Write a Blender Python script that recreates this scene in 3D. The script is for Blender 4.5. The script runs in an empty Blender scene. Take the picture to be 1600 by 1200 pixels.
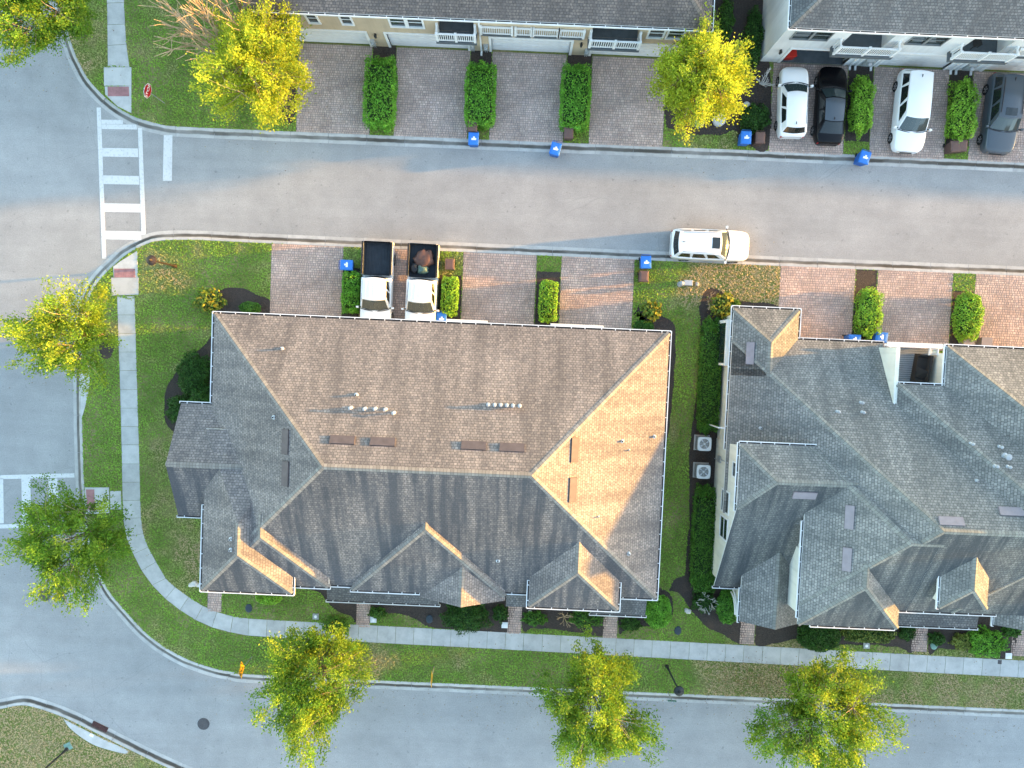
import bpy, bmesh, math, random
import numpy as np
from mathutils import Vector, Matrix
random.seed(7); RNG = np.random.default_rng(11)
sc = bpy.context.scene
COL = sc.collection
# ------------------------------------------------------------------ camera
F, H = 1200.0, 50.0                       # focal length in pixels of a 1600 px wide frame, flying height
TH, TAU = math.radians(2.45), -math.atan(52 / 1200)
cd = bpy.data.cameras.new('camera'); cam = bpy.data.objects.new('camera', cd); COL.objects.link(cam)
cam.location = (0, 0, H); cam.rotation_euler = (TAU, 0, TH)
cd.sensor_width = 36; cd.lens = 36 * F / 1600; cd.clip_end = 3000; cd.clip_start = 0.5
sc.camera = cam
sc.render.resolution_x, sc.render.resolution_y = 1024, 768
# ------------------------------------------------------------------ light
SUN_EL, SUN_AZ = math.radians(6.4), math.radians(7.5)     # azimuth measured from +x (photo right) towards +y
w = bpy.data.worlds.new('World'); sc.world = w; w.use_nodes = True
nt = w.node_tree; bg = nt.nodes['Background']
sky = nt.nodes.new('ShaderNodeTexSky'); sky.sky_type = 'NISHITA'; sky.sun_disc = False
sky.sun_elevation = SUN_EL; sky.sun_rotation = math.pi / 2 - SUN_AZ
sky.air_density = 1.0; sky.dust_density = 0.9; sky.ozone_density = 1.0
nt.links.new(sky.outputs[0], bg.inputs[0]); bg.inputs[1].default_value = 0.15
sl = bpy.data.lights.new('sun', 'SUN'); so = bpy.data.objects.new('sun', sl); COL.objects.link(so)
sl.energy = 2.1; sl.angle = math.radians(0.9); sl.color = (1.0, 0.50, 0.06)
sd = Vector((math.cos(SUN_EL) * math.cos(SUN_AZ), math.cos(SUN_EL) * math.sin(SUN_AZ), math.sin(SUN_EL)))
so.rotation_euler = sd.to_track_quat('Z', 'Y').to_euler(); so.location = (60, 10, 30)
vs = sc.view_settings; vs.view_transform = 'Standard'; vs.look = 'None'; vs.gamma = 1; vs.exposure = 3.25
vs.use_curve_mapping = False
# ------------------------------------------------------------------ pixel -> place
RM = np.array((Matrix.Rotation(TH, 3, 'Z') @ Matrix.Rotation(TAU, 3, 'X')))
def P(u, v, z=0.0):
    """the point at height z seen at photo pixel (u, v)"""
    d = RM @ np.array([(u - 800) / F, -(v - 600) / F, -1.0]); t = (H - z) / -d[2]
    return (d[0] * t, d[1] * t)
def P3(u, v, z=0.0):
    x, y = P(u, v, z); return (x, y, z)
# ------------------------------------------------------------------ material helpers
MATS = {}
class NT:
    def __init__(s, name):
        m = bpy.data.materials.new(name); m.use_nodes = True; s.m = m; s.t = m.node_tree
        s.b = s.t.nodes['Principled BSDF']; s.out = s.t.nodes['Material Output']; MATS[name] = m
        s.b.inputs['Roughness'].default_value = 0.85; s.b.inputs['Specular IOR Level'].default_value = 0.25
    def n(s, kind, **kw):
        nd = s.t.nodes.new('ShaderNode' + kind)
        for k, v in kw.items():
            if k in nd.inputs: nd.inputs[k].default_value = v
            else: setattr(nd, k, v)
        return nd
    def l(s, a, b): s.t.links.new(a, b)
    def coord(s, which='Object', scale=(1, 1, 1)):
        tc = s.n('TexCoord'); mp = s.n('Mapping'); mp.inputs['Scale'].default_value = scale
        s.l(tc.outputs[which], mp.inputs[0]); return mp.outputs[0]
    def noise(s, vec, scale, detail=3, rough=0.55):
        n = s.n('TexNoise', Scale=scale, Detail=detail, Roughness=rough); s.l(vec, n.inputs['Vector']); return n.outputs[0]
    def ramp(s, fac, stops):
        r = s.n('ValToRGB'); e = r.color_ramp.elements
        while len(e) < len(stops): e.new(0.5)
        for i, (p, c) in enumerate(stops): e[i].position = p; e[i].color = (*c, 1) if len(c) == 3 else c
        s.l(fac, r.inputs[0]); return r.outputs[0]
    def mix(s, fac, a, b, mode='MIX'):
        m = s.n('Mix', data_type='RGBA', blend_type=mode)
        for i, x in ((0, fac), (6, a), (7, b)):
            if hasattr(x, 'links'): s.l(x, m.inputs[i])
            elif i == 0: m.inputs[0].default_value = x
            else: m.inputs[i].default_value = (*x, 1)
        return m.outputs[2]
    def math(s, op, a, b):
        m = s.n('Math', operation=op)
        for i, x in ((0, a), (1, b)):
            if hasattr(x, 'links'): s.l(x, m.inputs[i])
            else: m.inputs[i].default_value = x
        return m.outputs[0]
    def bump(s, h, strength=0.4, dist=0.02):
        b = s.n('Bump', Strength=strength, Distance=dist); s.l(h, b.inputs['Height']); s.l(b.outputs[0], s.b.inputs['Normal'])
    def base(s, c):
        if hasattr(c, 'links'): s.l(c, s.b.inputs['Base Color'])
        else: s.b.inputs['Base Color'].default_value = (*c, 1)
def plain(name, c, rough=0.6, metal=0.0, var=0.12, scale=3.0, spec=0.3):
    t = NT(name); v = t.coord('Object')
    n = t.noise(v, scale, 4)
    t.base(t.mix(1.0, c, t.ramp(n, [(0.3, (1 - var,) * 3), (0.7, (1 + var * 0.4,) * 3)]), 'MULTIPLY'))
    t.b.inputs['Roughness'].default_value = rough; t.b.inputs['Metallic'].default_value = metal
    t.b.inputs['Specular IOR Level'].default_value = spec
    return t.m
def g3(x): return (x, x, x)
def make_materials():
    # asphalt
    t = NT('asphalt'); v = t.coord('Object')
    c = t.ramp(t.noise(v, 0.16, 4, 0.6), [(0.3, (0.268, 0.266, 0.262)), (0.7, (0.328, 0.324, 0.316))])
    st = t.noise(t.coord('Object', (0.05, 1.1, 1)), 1.0, 4, 0.6)
    c = t.mix(1.0, c, t.ramp(st, [(0.35, g3(0.95)), (0.65, g3(1.03))]), 'MULTIPLY')
    fine = t.noise(v, 13, 4, 0.8)
    c = t.mix(1.0, c, t.ramp(fine, [(0.3, g3(0.8)), (0.72, g3(1.18))]), 'MULTIPLY')
    bl = t.noise(v, 0.75, 5, 0.7); c = t.mix(1.0, c, t.ramp(bl, [(0.32, g3(0.90)), (0.68, g3(1.07))]), 'MULTIPLY')
    sp = t.noise(v, 3.4, 2, 0.5)
    c = t.mix(t.ramp(sp, [(0.67, g3(0)), (0.74, g3(0.55))]), c, (0.15, 0.15, 0.155))
    # hairline cracks: the edges of warped cells, kept only in places
    wv = t.n('TexNoise', Scale=0.7, Detail=3.0); t.l(v, wv.inputs['Vector'])
    wc = t.mix(0.35, v, wv.outputs['Color'], 'ADD')
    vo = t.n('TexVoronoi', feature='DISTANCE_TO_EDGE', Scale=0.27); t.l(wc, vo.inputs['Vector'])
    crack = t.ramp(vo.outputs['Distance'], [(0.0, g3(1)), (0.006, g3(0))])
    keep = t.ramp(t.noise(v, 0.11, 2), [(0.48, g3(0)), (0.62, g3(0.5))])
    c = t.mix(t.math('MULTIPLY', crack, keep), c, (0.19, 0.19, 0.195))
    t.base(c); t.b.inputs['Roughness'].default_value = 0.9; t.bump(fine, 0.35, 0.01)
    # concrete
    for nm, cc in (('sidewalk_concrete', (0.45, 0.445, 0.43)), ('kerb_concrete', (0.43, 0.42, 0.40))):
        t = NT(nm); v = t.coord('Object'); oi = t.n('ObjectInfo')
        c = t.mix(1.0, cc, t.ramp(t.noise(v, 1.6, 5, 0.65), [(0.28, g3(0.78)), (0.6, g3(1.04))]), 'MULTIPLY')
        c = t.mix(1.0, c, t.ramp(oi.outputs['Random'], [(0, g3(0.9)), (1, g3(1.06))]), 'MULTIPLY')
        c = t.mix(1.0, c, t.ramp(t.noise(v, 30, 2), [(0.3, g3(0.92)), (0.7, g3(1.06))]), 'MULTIPLY')
        if nm[0] == 'k':      # gutter grime along the flow line
            uv = t.n('TexCoord'); sx = t.n('SeparateXYZ'); t.l(uv.outputs['UV'], sx.inputs[0])
            wob = t.math('ADD', sx.outputs[1], t.math('MULTIPLY', t.math('SUBTRACT', t.noise(v, 0.9, 4), 0.5), 0.22))
            g = t.ramp(wob, [(0.28, g3(0)), (0.40, g3(0.95)), (0.63, g3(0.97)), (0.73, g3(0))])
            am = t.ramp(t.noise(v, 0.25, 3), [(0.3, g3(0.55)), (0.58, g3(1))])
            c = t.mix(t.math('MULTIPLY', g, am), c, (0.055, 0.05, 0.042))
        t.base(c); t.bump(t.noise(v, 18, 4), 0.3, 0.01)
    plain('red_tactile', (0.34, 0.17, 0.17), 0.8, var=0.3)
    # road paint, worn
    t = NT('road_paint'); v = t.coord('Object')
    c = t.mix(t.ramp(t.noise(v, 7, 5, 0.75), [(0.52, g3(0)), (0.70, g3(0.85))]), (0.56, 0.56, 0.55), (0.3, 0.3, 0.305))
    c = t.mix(t.ramp(t.noise(v, 0.7, 3), [(0.55, g3(0)), (0.75, g3(0.3))]), c, (0.3, 0.3, 0.3)); t.base(c)
    # grass ground and tufts
    t = NT('lawn'); v = t.coord('Object')
    c = t.ramp(t.noise(v, 0.35, 5, 0.65), [(0.30, (0.12, 0.16, 0.03)), (0.50, (0.16, 0.19, 0.045)), (0.68, (0.27, 0.23, 0.10))])
    f2 = t.noise(v, 9, 4, 0.7)
    c = t.mix(1.0, c, t.ramp(f2, [(0.3, g3(0.55)), (0.7, g3(1.3))]), 'MULTIPLY'); t.base(c); t.bump(f2, 0.8, 0.05)
    for nm, tr in (('grass_blade', 0.25), ('leaf', 0.45), ('hedge_leaf', 0.25)):
        t = NT(nm); a = t.n('Attribute'); a.attribute_name = 'tint'
        t.base(a.outputs['Color']); t.b.inputs['Roughness'].default_value = 0.6
        tb = t.n('BsdfTranslucent'); t.l(a.outputs['Color'], tb.inputs[0])
        mx = t.n('MixShader'); mx.inputs[0].default_value = tr
        t.l(t.b.outputs[0], mx.inputs[1]); t.l(tb.outputs[0], mx.inputs[2]); t.l(mx.outputs[0], t.out.inputs[0])
    t = NT('mulch'); v = t.coord('Object'); n = t.noise(v, 14, 5, 0.75)
    c = t.ramp(n, [(0.3, (0.026, 0.021, 0.019)), (0.6, (0.066, 0.051, 0.044)), (0.8, (0.15, 0.11, 0.09))])
    c = t.mix(t.ramp(t.noise(v, 0.9, 3), [(0.55, g3(0)), (0.75, g3(0.45))]), c, (0.11, 0.07, 0.048)); t.base(c); t.bump(n, 1.0, 0.06)
    t = NT('paver'); a = t.n('Attribute'); a.attribute_name = 'tint'; v = t.coord('Object')
    c = t.mix(1.0, a.outputs['Color'], t.ramp(t.noise(v, 0.55, 4), [(0.3, g3(0.72)), (0.66, g3(1.1))]), 'MULTIPLY')
    c = t.mix(1.0, c, t.ramp(t.noise(v, 25, 2), [(0.3, g3(0.85)), (0.7, g3(1.12))]), 'MULTIPLY')
    st = t.ramp(t.noise(v, 0.8, 3), [(0.68, g3(0)), (0.78, g3(0.5))]); c = t.mix(st, c, (0.07, 0.05, 0.045)); t.base(c)
    plain('paver_joint', (0.21, 0.18, 0.16), 0.95, var=0.3)
    # roofs: laminated shingles, tabs and courses in metres of UV
    for nm, cols, stain in (('shingle_tan', [(0.18, 0.160, 0.152), (0.295, 0.25, 0.224), (0.19, 0.165, 0.15)], (0.075, 0.068, 0.068)),
                            ('shingle_grey', [(0.17, 0.168, 0.158), (0.285, 0.27, 0.245), (0.17, 0.165, 0.155)], (0.085, 0.088, 0.085)),
                            ('shingle_brown', [(0.12, 0.105, 0.10), (0.20, 0.165, 0.145), (0.15, 0.13, 0.12)], (0.07, 0.06, 0.058)),
                            ('shingle_slate', [(0.105, 0.11, 0.115), (0.18, 0.175, 0.17), (0.14, 0.14, 0.14)], (0.075, 0.072, 0.072)),
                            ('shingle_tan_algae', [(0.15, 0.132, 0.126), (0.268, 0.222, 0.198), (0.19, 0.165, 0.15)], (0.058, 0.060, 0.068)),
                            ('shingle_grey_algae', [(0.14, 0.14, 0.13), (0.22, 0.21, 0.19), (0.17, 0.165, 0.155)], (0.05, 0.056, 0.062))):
        t = NT(nm); uv = t.n('TexCoord').outputs['UV']; algae_shade = nm.endswith('_algae')
        br = t.n('TexBrick', Scale=1.0); br.offset = 0.37; br.offset_frequency = 2
        for k, x in (('Color1', (*cols[0], 1)), ('Color2', (*cols[1], 1)), ('Mortar', (*[q * 0.5 for q in cols[0]], 1)),
                     ('Mortar Size', 0.014), ('Mortar Smooth', 0.3), ('Brick Width', 0.19), ('Row Height', 0.155), ('Bias', 0.0)): br.inputs[k].default_value = x
        t.l(uv, br.inputs['Vector'])
        b2 = t.noise(uv, 5.5, 2, 0.6)
        c = t.mix(1.0, br.outputs[0], t.ramp(b2, [(0.28, g3(0.80)), (0.72, g3(1.2))]), 'MULTIPLY')
        mp = t.n('Mapping'); mp.inputs['Scale'].default_value = (0.9, 0.07, 1) if algae_shade else (0.55, 0.07, 1); t.l(uv, mp.inputs[0])
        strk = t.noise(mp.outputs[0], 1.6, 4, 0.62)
        c = t.mix(t.ramp(strk, [(0.40, g3(0)), (0.66, g3(0.62))] if not algae_shade else [(0.36, g3(0.0)), (0.58, g3(0.88))]), c, stain)        # algae streaks down the slope, deepened for shade on front copies
        ob = t.coord('Object')
        c = t.mix(1.0, c, t.ramp(t.noise(ob, 0.22, 3), [(0.3, g3(0.86)), (0.7, g3(1.1))]), 'MULTIPLY')
        c = t.mix(1.0, c, t.ramp(t.noise(ob, 16, 3, 0.7), [(0.3, g3(0.8)), (0.7, g3(1.2))]), 'MULTIPLY')
        t.base(c); t.b.inputs['Roughness'].default_value = 0.92; t.bump(br.outputs[1], -0.55, 0.02)
    for nm, c in (('cap_tan', (0.22, 0.20, 0.18)), ('cap_grey', (0.21, 0.208, 0.186)), ('cap_brown', (0.17, 0.14, 0.12)), ('cap_slate', (0.15, 0.15, 0.145))):
        t = NT(nm); uv = t.n('TexCoord').outputs['UV']
        br = t.n('TexBrick', Scale=1.0); br.offset = 0
        for k, x in (('Color1', (*[q * 0.8 for q in c], 1)), ('Color2', (*[q * 1.2 for q in c], 1)), ('Mortar', (*[q * 0.5 for q in c], 1)), ('Mortar Size', 0.012), ('Brick Width', 0.2), ('Row Height', 5.0)): br.inputs[k].default_value = x
        t.l(uv, br.inputs['Vector']); t.base(br.outputs[0]); t.bump(br.outputs[1], -0.5, 0.02)
    for nm, c in (('stucco_cream', (0.74, 0.71, 0.60)), ('stucco_tan', (0.52, 0.41, 0.28)), ('stucco_white', (0.68, 0.68, 0.66))):
        t = NT(nm); v = t.coord('Object')
        c2 = t.mix(1.0, c, t.ramp(t.noise(v, 0.6, 4), [(0.3, g3(0.86)), (0.65, g3(1.04))]), 'MULTIPLY')
        dr = t.noise(t.coord('Object', (2.2, 2.2, 0.18)), 1.5, 4); c2 = t.mix(1.0, c2, t.ramp(dr, [(0.36, g3(0.9)), (0.55, g3(1))]), 'MULTIPLY')
        t.base(c2); t.bump(t.noise(v, 26, 3), 0.3, 0.01)
    plain('trim_white', (0.74, 0.74, 0.72), 0.55, var=0.08)
    plain('gutter_white', (0.72, 0.72, 0.71), 0.5, var=0.18, scale=1.3)
    plain('gutter_floor', (0.05, 0.045, 0.045), 0.95, var=0.5, scale=2)  # dark floor of the open gutter trough
    plain('garage_door', (0.66, 0.66, 0.65), 0.6, var=0.06)
    plain('deck_grey', (0.10, 0.115, 0.125), 0.75, var=0.2)
    plain('deck_plank', (0.20, 0.225, 0.25), 0.7, var=0.15)
    plain('dark_interior', (0.05, 0.052, 0.055), 0.9)
    plain('vent_brown', (0.105, 0.082, 0.08), 0.6, var=0.2)
    plain('vent_mauve', (0.25, 0.215, 0.225), 0.6, var=0.12)
    plain('pvc_white', (0.37, 0.38, 0.39), 0.5)
    plain('galvanised', (0.45, 0.47, 0.48), 0.45, 0.6)
    plain('black_metal', (0.03, 0.033, 0.036), 0.5, 0.3)
    plain('bronze_metal', (0.05, 0.036, 0.03), 0.45, 0.4)
    plain('iron_cover', (0.10, 0.095, 0.098), 0.7, 0.4, var=0.3, scale=14)
    plain('rusty_grate', (0.10, 0.05, 0.045), 0.85, 0.2, var=0.4, scale=10)
    plain('bin_blue', (0.03, 0.17, 0.55), 0.45, var=0.1); plain('bin_blue_dark', (0.022, 0.11, 0.40), 0.5)
    plain('bin_brown', (0.13, 0.075, 0.062), 0.55, var=0.2); plain('bin_brown_dark', (0.085, 0.05, 0.042), 0.55)
    plain('sticker_white', (0.78, 0.78, 0.78), 0.5); plain('rubber', (0.018, 0.018, 0.018), 0.85)
    plain('sign_red', (0.50, 0.012, 0.02), 0.4); plain('sign_yellow', (0.78, 0.40, 0.02), 0.4); plain('ink_black', (0.012, 0.012, 0.012), 0.5)
    plain('bark', (0.13, 0.095, 0.065), 0.9, var=0.35, scale=9); plain('twig_tan', (0.46, 0.33, 0.20), 0.85, var=0.2, scale=6)
    plain('rock_pale', (0.55, 0.53, 0.5), 0.8); plain('meter_box', (0.34, 0.35, 0.34), 0.7, var=0.2)
    plain('ac_case', (0.20, 0.21, 0.21), 0.6); plain('ac_top', (0.62, 0.66, 0.68), 0.5); plain('ac_dark', (0.03, 0.045, 0.06), 0.6)
    plain('ac_blade', (0.5, 0.56, 0.62), 0.4)
    for nm, c, r in (('paint_white', (0.78, 0.78, 0.77), 0.22), ('paint_black', (0.004, 0.004, 0.005), 0.25), ('paint_grey', (0.055, 0.068, 0.082), 0.3)):
        t = NT(nm); t.base(c); t.b.inputs['Roughness'].default_value = r; t.b.inputs['Specular IOR Level'].default_value = 0.25 if nm == 'paint_black' else 0.5
        t.b.inputs['Coat Weight'].default_value = {'paint_white': 0.5, 'paint_grey': 0.35}.get(nm, 0.0); t.b.inputs['Coat Roughness'].default_value = 0.06
    t = NT('car_glass'); t.base((0.012, 0.016, 0.016)); t.b.inputs['Roughness'].default_value = 0.06; t.b.inputs['Specular IOR Level'].default_value = 0.7
    t = NT('windscreen'); t.base((0.035, 0.05, 0.05)); t.b.inputs['Roughness'].default_value = 0.05; t.b.inputs['Specular IOR Level'].default_value = 0.8
    t = NT('window_glass'); t.base((0.02, 0.03, 0.028)); t.b.inputs['Roughness'].default_value = 0.08; t.b.inputs['Specular IOR Level'].default_value = 0.7
    plain('rim_alloy', (0.5, 0.5, 0.52), 0.3, 0.8); plain('trim_black', (0.02, 0.02, 0.022), 0.55)
    t = NT('lamp_lens'); t.base((0.7, 0.72, 0.74)); t.b.inputs['Roughness'].default_value = 0.12
    t = NT('tail_lens'); t.base((0.4, 0.01, 0.015)); t.b.inputs['Roughness'].default_value = 0.15
    plain('bed_liner', (0.030, 0.036, 0.044), 0.7, var=0.3); plain('tarp_brown', (0.12, 0.06, 0.045), 0.65, var=0.3); plain('bag_green', (0.10, 0.16, 0.13), 0.45, var=0.4)
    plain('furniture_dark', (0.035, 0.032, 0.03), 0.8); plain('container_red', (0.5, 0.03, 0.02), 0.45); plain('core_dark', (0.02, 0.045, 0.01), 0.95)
    plain('dish_green', (0.16, 0.28, 0.24), 0.7, var=0.3)
make_materials()
# ------------------------------------------------------------------ mesh helpers
class MB:
    """collects faces; build() links them as ONE mesh object"""
    def __init__(s): s.v = []; s.f = []; s.m = []; s.uv = []; s.mats = []
    def mi(s, mat):
        if mat not in s.mats: s.mats.append(mat)
        return s.mats.index(mat)
    def poly(s, pts, mat, uv=None):
        i = len(s.v); s.v.extend([tuple(p) for p in pts]); s.f.append(tuple(range(i, i + len(pts)))); s.m.append(s.mi(mat))
        s.uv.append(uv or [(0, 0)] * len(pts))
    def box(s, x0, x1, y0, y1, z0, z1, mat, top=None, taper=0.0, M=None):
        t = taper
        c = [(x0, y0, z0), (x1, y0, z0), (x1, y1, z0), (x0, y1, z0), (x0 + t, y0 + t, z1), (x1 - t, y0 + t, z1), (x1 - t, y1 - t, z1), (x0 + t, y1 - t, z1)]
        if M is not None: c = [tuple(M @ Vector(p)) for p in c]
        for q in ((3, 2, 1, 0), (0, 1, 5, 4), (1, 2, 6, 5), (2, 3, 7, 6), (3, 0, 4, 7)): s.poly([c[k] for k in q], mat)
        s.poly([c[k] for k in (4, 5, 6, 7)], top or mat)
    def tube(s, pts, r, mat, n=6, cap=True):
        """tube through pts, r one radius or one per point"""
        rs = r if hasattr(r, '__len__') else [r] * len(pts); rings = []
        for i, p in enumerate(pts):
            p = Vector(p); a = Vector(pts[max(i - 1, 0)]); b = Vector(pts[min(i + 1, len(pts) - 1)]); d = (b - a)
            d = d.normalized() if d.length > 1e-9 else Vector((0, 0, 1))
            x = d.orthogonal().normalized(); y = d.cross(x)
            rings.append([p + (x * math.cos(2 * math.pi * k / n) + y * math.sin(2 * math.pi * k / n)) * rs[i] for k in range(n)])
        # keep rings in phase
        for i in range(1, len(rings)):
            best = min(range(n), key=lambda q: sum((rings[i][(k + q) % n] - rings[i - 1][k]).length for k in range(n)))
            rings[i] = [rings[i][(k + best) % n] for k in range(n)]
        for a, b in zip(rings, rings[1:]):
            for k in range(n): s.poly([a[k], a[(k + 1) % n], b[(k + 1) % n], b[k]], mat)
        if cap: s.poly(rings[-1], mat); s.poly(rings[0][::-1], mat)
    def lathe(s, prof, mat, n=16, c=(0, 0, 0), mats=None):
        for i, ((r0, z0), (r1, z1)) in enumerate(zip(prof, prof[1:])):
            for k in range(n):
                a, b = 2 * math.pi * k / n, 2 * math.pi * (k + 1) / n
                q = [(c[0] + r0 * math.cos(a), c[1] + r0 * math.sin(a), c[2] + z0), (c[0] + r0 * math.cos(b), c[1] + r0 * math.sin(b), c[2] + z0),
                     (c[0] + r1 * math.cos(b), c[1] + r1 * math.sin(b), c[2] + z1), (c[0] + r1 * math.cos(a), c[1] + r1 * math.sin(a), c[2] + z1)]
                if r1 < 1e-6: q = q[:3]
                elif r0 < 1e-6: q = [q[0], q[2], q[3]]
                s.poly(q, mats[i] if mats else mat)
    def build(s, name, parent=None, origin=None, smooth=False, weld=False):
        me = bpy.data.meshes.new(name)
        o3 = Vector(origin) if origin is not None else (Vector(parent.location) if parent is not None else Vector((0, 0, 0)))
        if parent is not None and parent.parent is not None and origin is None: o3 = Vector(parent.location) + Vector(parent.parent.location)
        me.from_pydata([tuple(Vector(p) - o3) for p in s.v], [], s.f)
        for m in s.mats: me.materials.append(MATS[m])
        me.polygons.foreach_set('material_index', s.m)
        ul = me.uv_layers.new(name='UVMap'); flat = [c for f in s.uv for p in f for c in p]; ul.data.foreach_set('uv', flat)
        if weld:
            bm = bmesh.new(); bm.from_mesh(me); bmesh.ops.remove_doubles(bm, verts=bm.verts, dist=1e-4); bm.to_mesh(me); bm.free()
        if smooth: me.polygons.foreach_set('use_smooth', [True] * len(me.polygons))
        return link(name, me, parent, None if parent is not None else o3)
def link(name, me, parent=None, loc=None):
    o = bpy.data.objects.new(name, me); COL.objects.link(o)
    if parent is not None: o.parent = parent
    if loc is not None: o.location = loc
    return o
def local(mb, name, parent, smooth=False, weld=False):
    """build a part whose points are already in its thing's own frame"""
    return mb.build(name, parent, origin=(0, 0, 0), smooth=smooth, weld=weld)
def empty(name, loc, rz=0.0):
    e = bpy.data.objects.new(name, None); e.empty_display_size = 0.2; COL.objects.link(e); e.location = loc; e.rotation_euler.z = rz; return e
def tag(o, label, cat, group=None):
    o['label'] = label; o['category'] = cat
    if group: o['group'] = group
    return o
def struct(o, label=None):
    o['kind'] = 'structure'
    if label: o['label'] = label
    return o
def inpoly(x, y, poly):
    x = np.asarray(x); y = np.asarray(y); c = np.zeros(x.shape, bool); n = len(poly)
    for i in range(n):
        x0, y0 = poly[i][:2]; x1, y1 = poly[(i + 1) % n][:2]
        if y0 == y1: continue
        c ^= ((y0 > y) != (y1 > y)) & (x < (x1 - x0) * (y - y0) / (y1 - y0) + x0)
    return c
_LAT = RNG.random((64, 64))
def vnoise(x, y, s):
    x = np.asarray(x) * s + 100.3; y = np.asarray(y) * s + 57.7; i = np.floor(x).astype(int); j = np.floor(y).astype(int)
    fx = x - i; fy = y - j; fx = fx * fx * (3 - 2 * fx); fy = fy * fy * (3 - 2 * fy)
    g = lambda a, b: _LAT[a % 64, b % 64]
    return (g(i, j) * (1 - fx) + g(i + 1, j) * fx) * (1 - fy) + (g(i, j + 1) * (1 - fx) + g(i + 1, j + 1) * fx) * fy
def smooth_line(pts, step=0.35):
    """Catmull-Rom through pts, evenly resampled"""
    p = [np.array(q[:2], float) for q in pts]; p = [2 * p[0] - p[1]] + p + [2 * p[-1] - p[-2]]; out = []
    for i in range(1, len(p) - 2):
        a, b, c, d = p[i - 1:i + 3]
        for t in np.linspace(0, 1, 12, endpoint=False):
            out.append(0.5 * (2 * b + (c - a) * t + (2 * a - 5 * b + 4 * c - d) * t * t + (3 * b - a - 3 * c + d) * t ** 3))
    out.append(p[-2]); out = np.array(out); L = np.r_[0, np.cumsum(np.hypot(*np.diff(out, axis=0).T))]
    n = max(2, int(round(L[-1] / step)) + 1); s = np.linspace(0, L[-1], n)
    return np.c_[np.interp(s, L, out[:, 0]), np.interp(s, L, out[:, 1])]
def sheet(name, poly, z, mat, skirt=None, label=None):
    """flat ground sheet from a polygon (with a skirt down to z - skirt)"""
    bm = bmesh.new(); vs_ = [bm.verts.new((q[0], q[1], z)) for q in poly]; f = bm.faces.new(vs_); f.normal_update()
    if f.normal.z < 0: f.normal_flip()
    bmesh.ops.triangulate(bm, faces=[f])
    if skirt:
        n = len(poly); lo = [bm.verts.new((q[0], q[1], z - skirt)) for q in poly]
        for i in range(n): bm.faces.new((vs_[i], vs_[(i + 1) % n], lo[(i + 1) % n], lo[i]))
    bmesh.ops.recalc_face_normals(bm, faces=[f for f in bm.faces if abs(f.normal.z) < 0.5])
    me = bpy.data.meshes.new(name); bm.to_mesh(me); bm.free(); me.materials.append(MATS[mat]); return link(name, me)
def set_tint(me, cols):
    """one colour per face"""
    ca = me.color_attributes.new('tint', 'FLOAT_COLOR', 'CORNER')
    tot = np.empty(len(me.polygons), int); me.polygons.foreach_get('loop_total', tot)
    c4 = np.c_[cols, np.ones(len(cols))]; ca.data.foreach_set('color', np.repeat(c4, tot, axis=0).astype(np.float32).ravel())
# ================================================================== GROUND
ZL, ZW, ZD = 0.11, 0.125, 0.128          # lawn, walk and driveway heights
struct(sheet('ground', [(-900, -900), (900, -900), (900, 900), (-900, 900)], -0.06, 'lawn'))
struct(sheet('road', [(-62, -75), (125, -75), (125, 75), (-62, 75)], 0.0, 'asphalt'))
px = lambda pts, z=0.1: [P(u, v, z) for u, v in pts]
# back-of-kerb lines, read off the photograph
KERB_TOP = px([(80, -260), (88, -120), (95, -20), (101, 30), (115, 77), (125, 100), (137, 122), (155, 143), (180, 165), (207, 181), (225, 187.5), (250, 194), (275, 197.5)]) + [(-17.0, 13.42), (0, 13.45), (16, 13.5), (45, 13.5), (115, 13.5)]
KERB_MID = [(115, 6.25), (45, 6.25), (16, 6.2), (0, 6.22), (-16.9, 6.25)] + px([(307, 375), (250, 376), (225, 383), (200, 396), (182, 411), (166, 426), (150, 445), (140, 464), (132, 487), (129, 520), (128, 580), (128.5, 650), (130, 712), (132, 760), (137, 820), (147, 872), (160, 905), (175, 930), (200, 959), (225, 986), (250, 1006), (275, 1021), (300, 1033), (337, 1045), (367, 1050)]) + [(-16.0, -22.1), (0, -22.15), (18, -22.2), (45, -22.3), (115, -22.3)]
KERB_LOW = px([(-260, 1190), (-120, 1140), (-40, 1116), (0, 1108), (32, 1102), (57, 1106), (100, 1121), (150, 1145), (200, 1170), (250, 1194), (300, 1216), (360, 1236)]) + [(-14, -30.6), (10, -30.9), (115, -31)]
LINES = {'top': smooth_line(KERB_TOP), 'mid': smooth_line(KERB_MID), 'low': smooth_line(KERB_LOW)}
LOT_TOP = [tuple(q) for q in LINES['top']] + [(115, 70), (-29, 70)]
LOT_MID = [tuple(q) for q in LINES['mid']]
LOT_LOW = [tuple(q) for q in LINES['low']] + [(115, -70), (-50, -70)]
for nm, lot in (('grass_verge', LOT_TOP), ('grass_verge', LOT_MID), ('grass_verge', LOT_LOW)): struct(sheet(nm, lot, ZL, 'lawn', 0.16))
RAMPS = [P(184, 170), P(192, 402), P(131, 780)]
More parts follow.
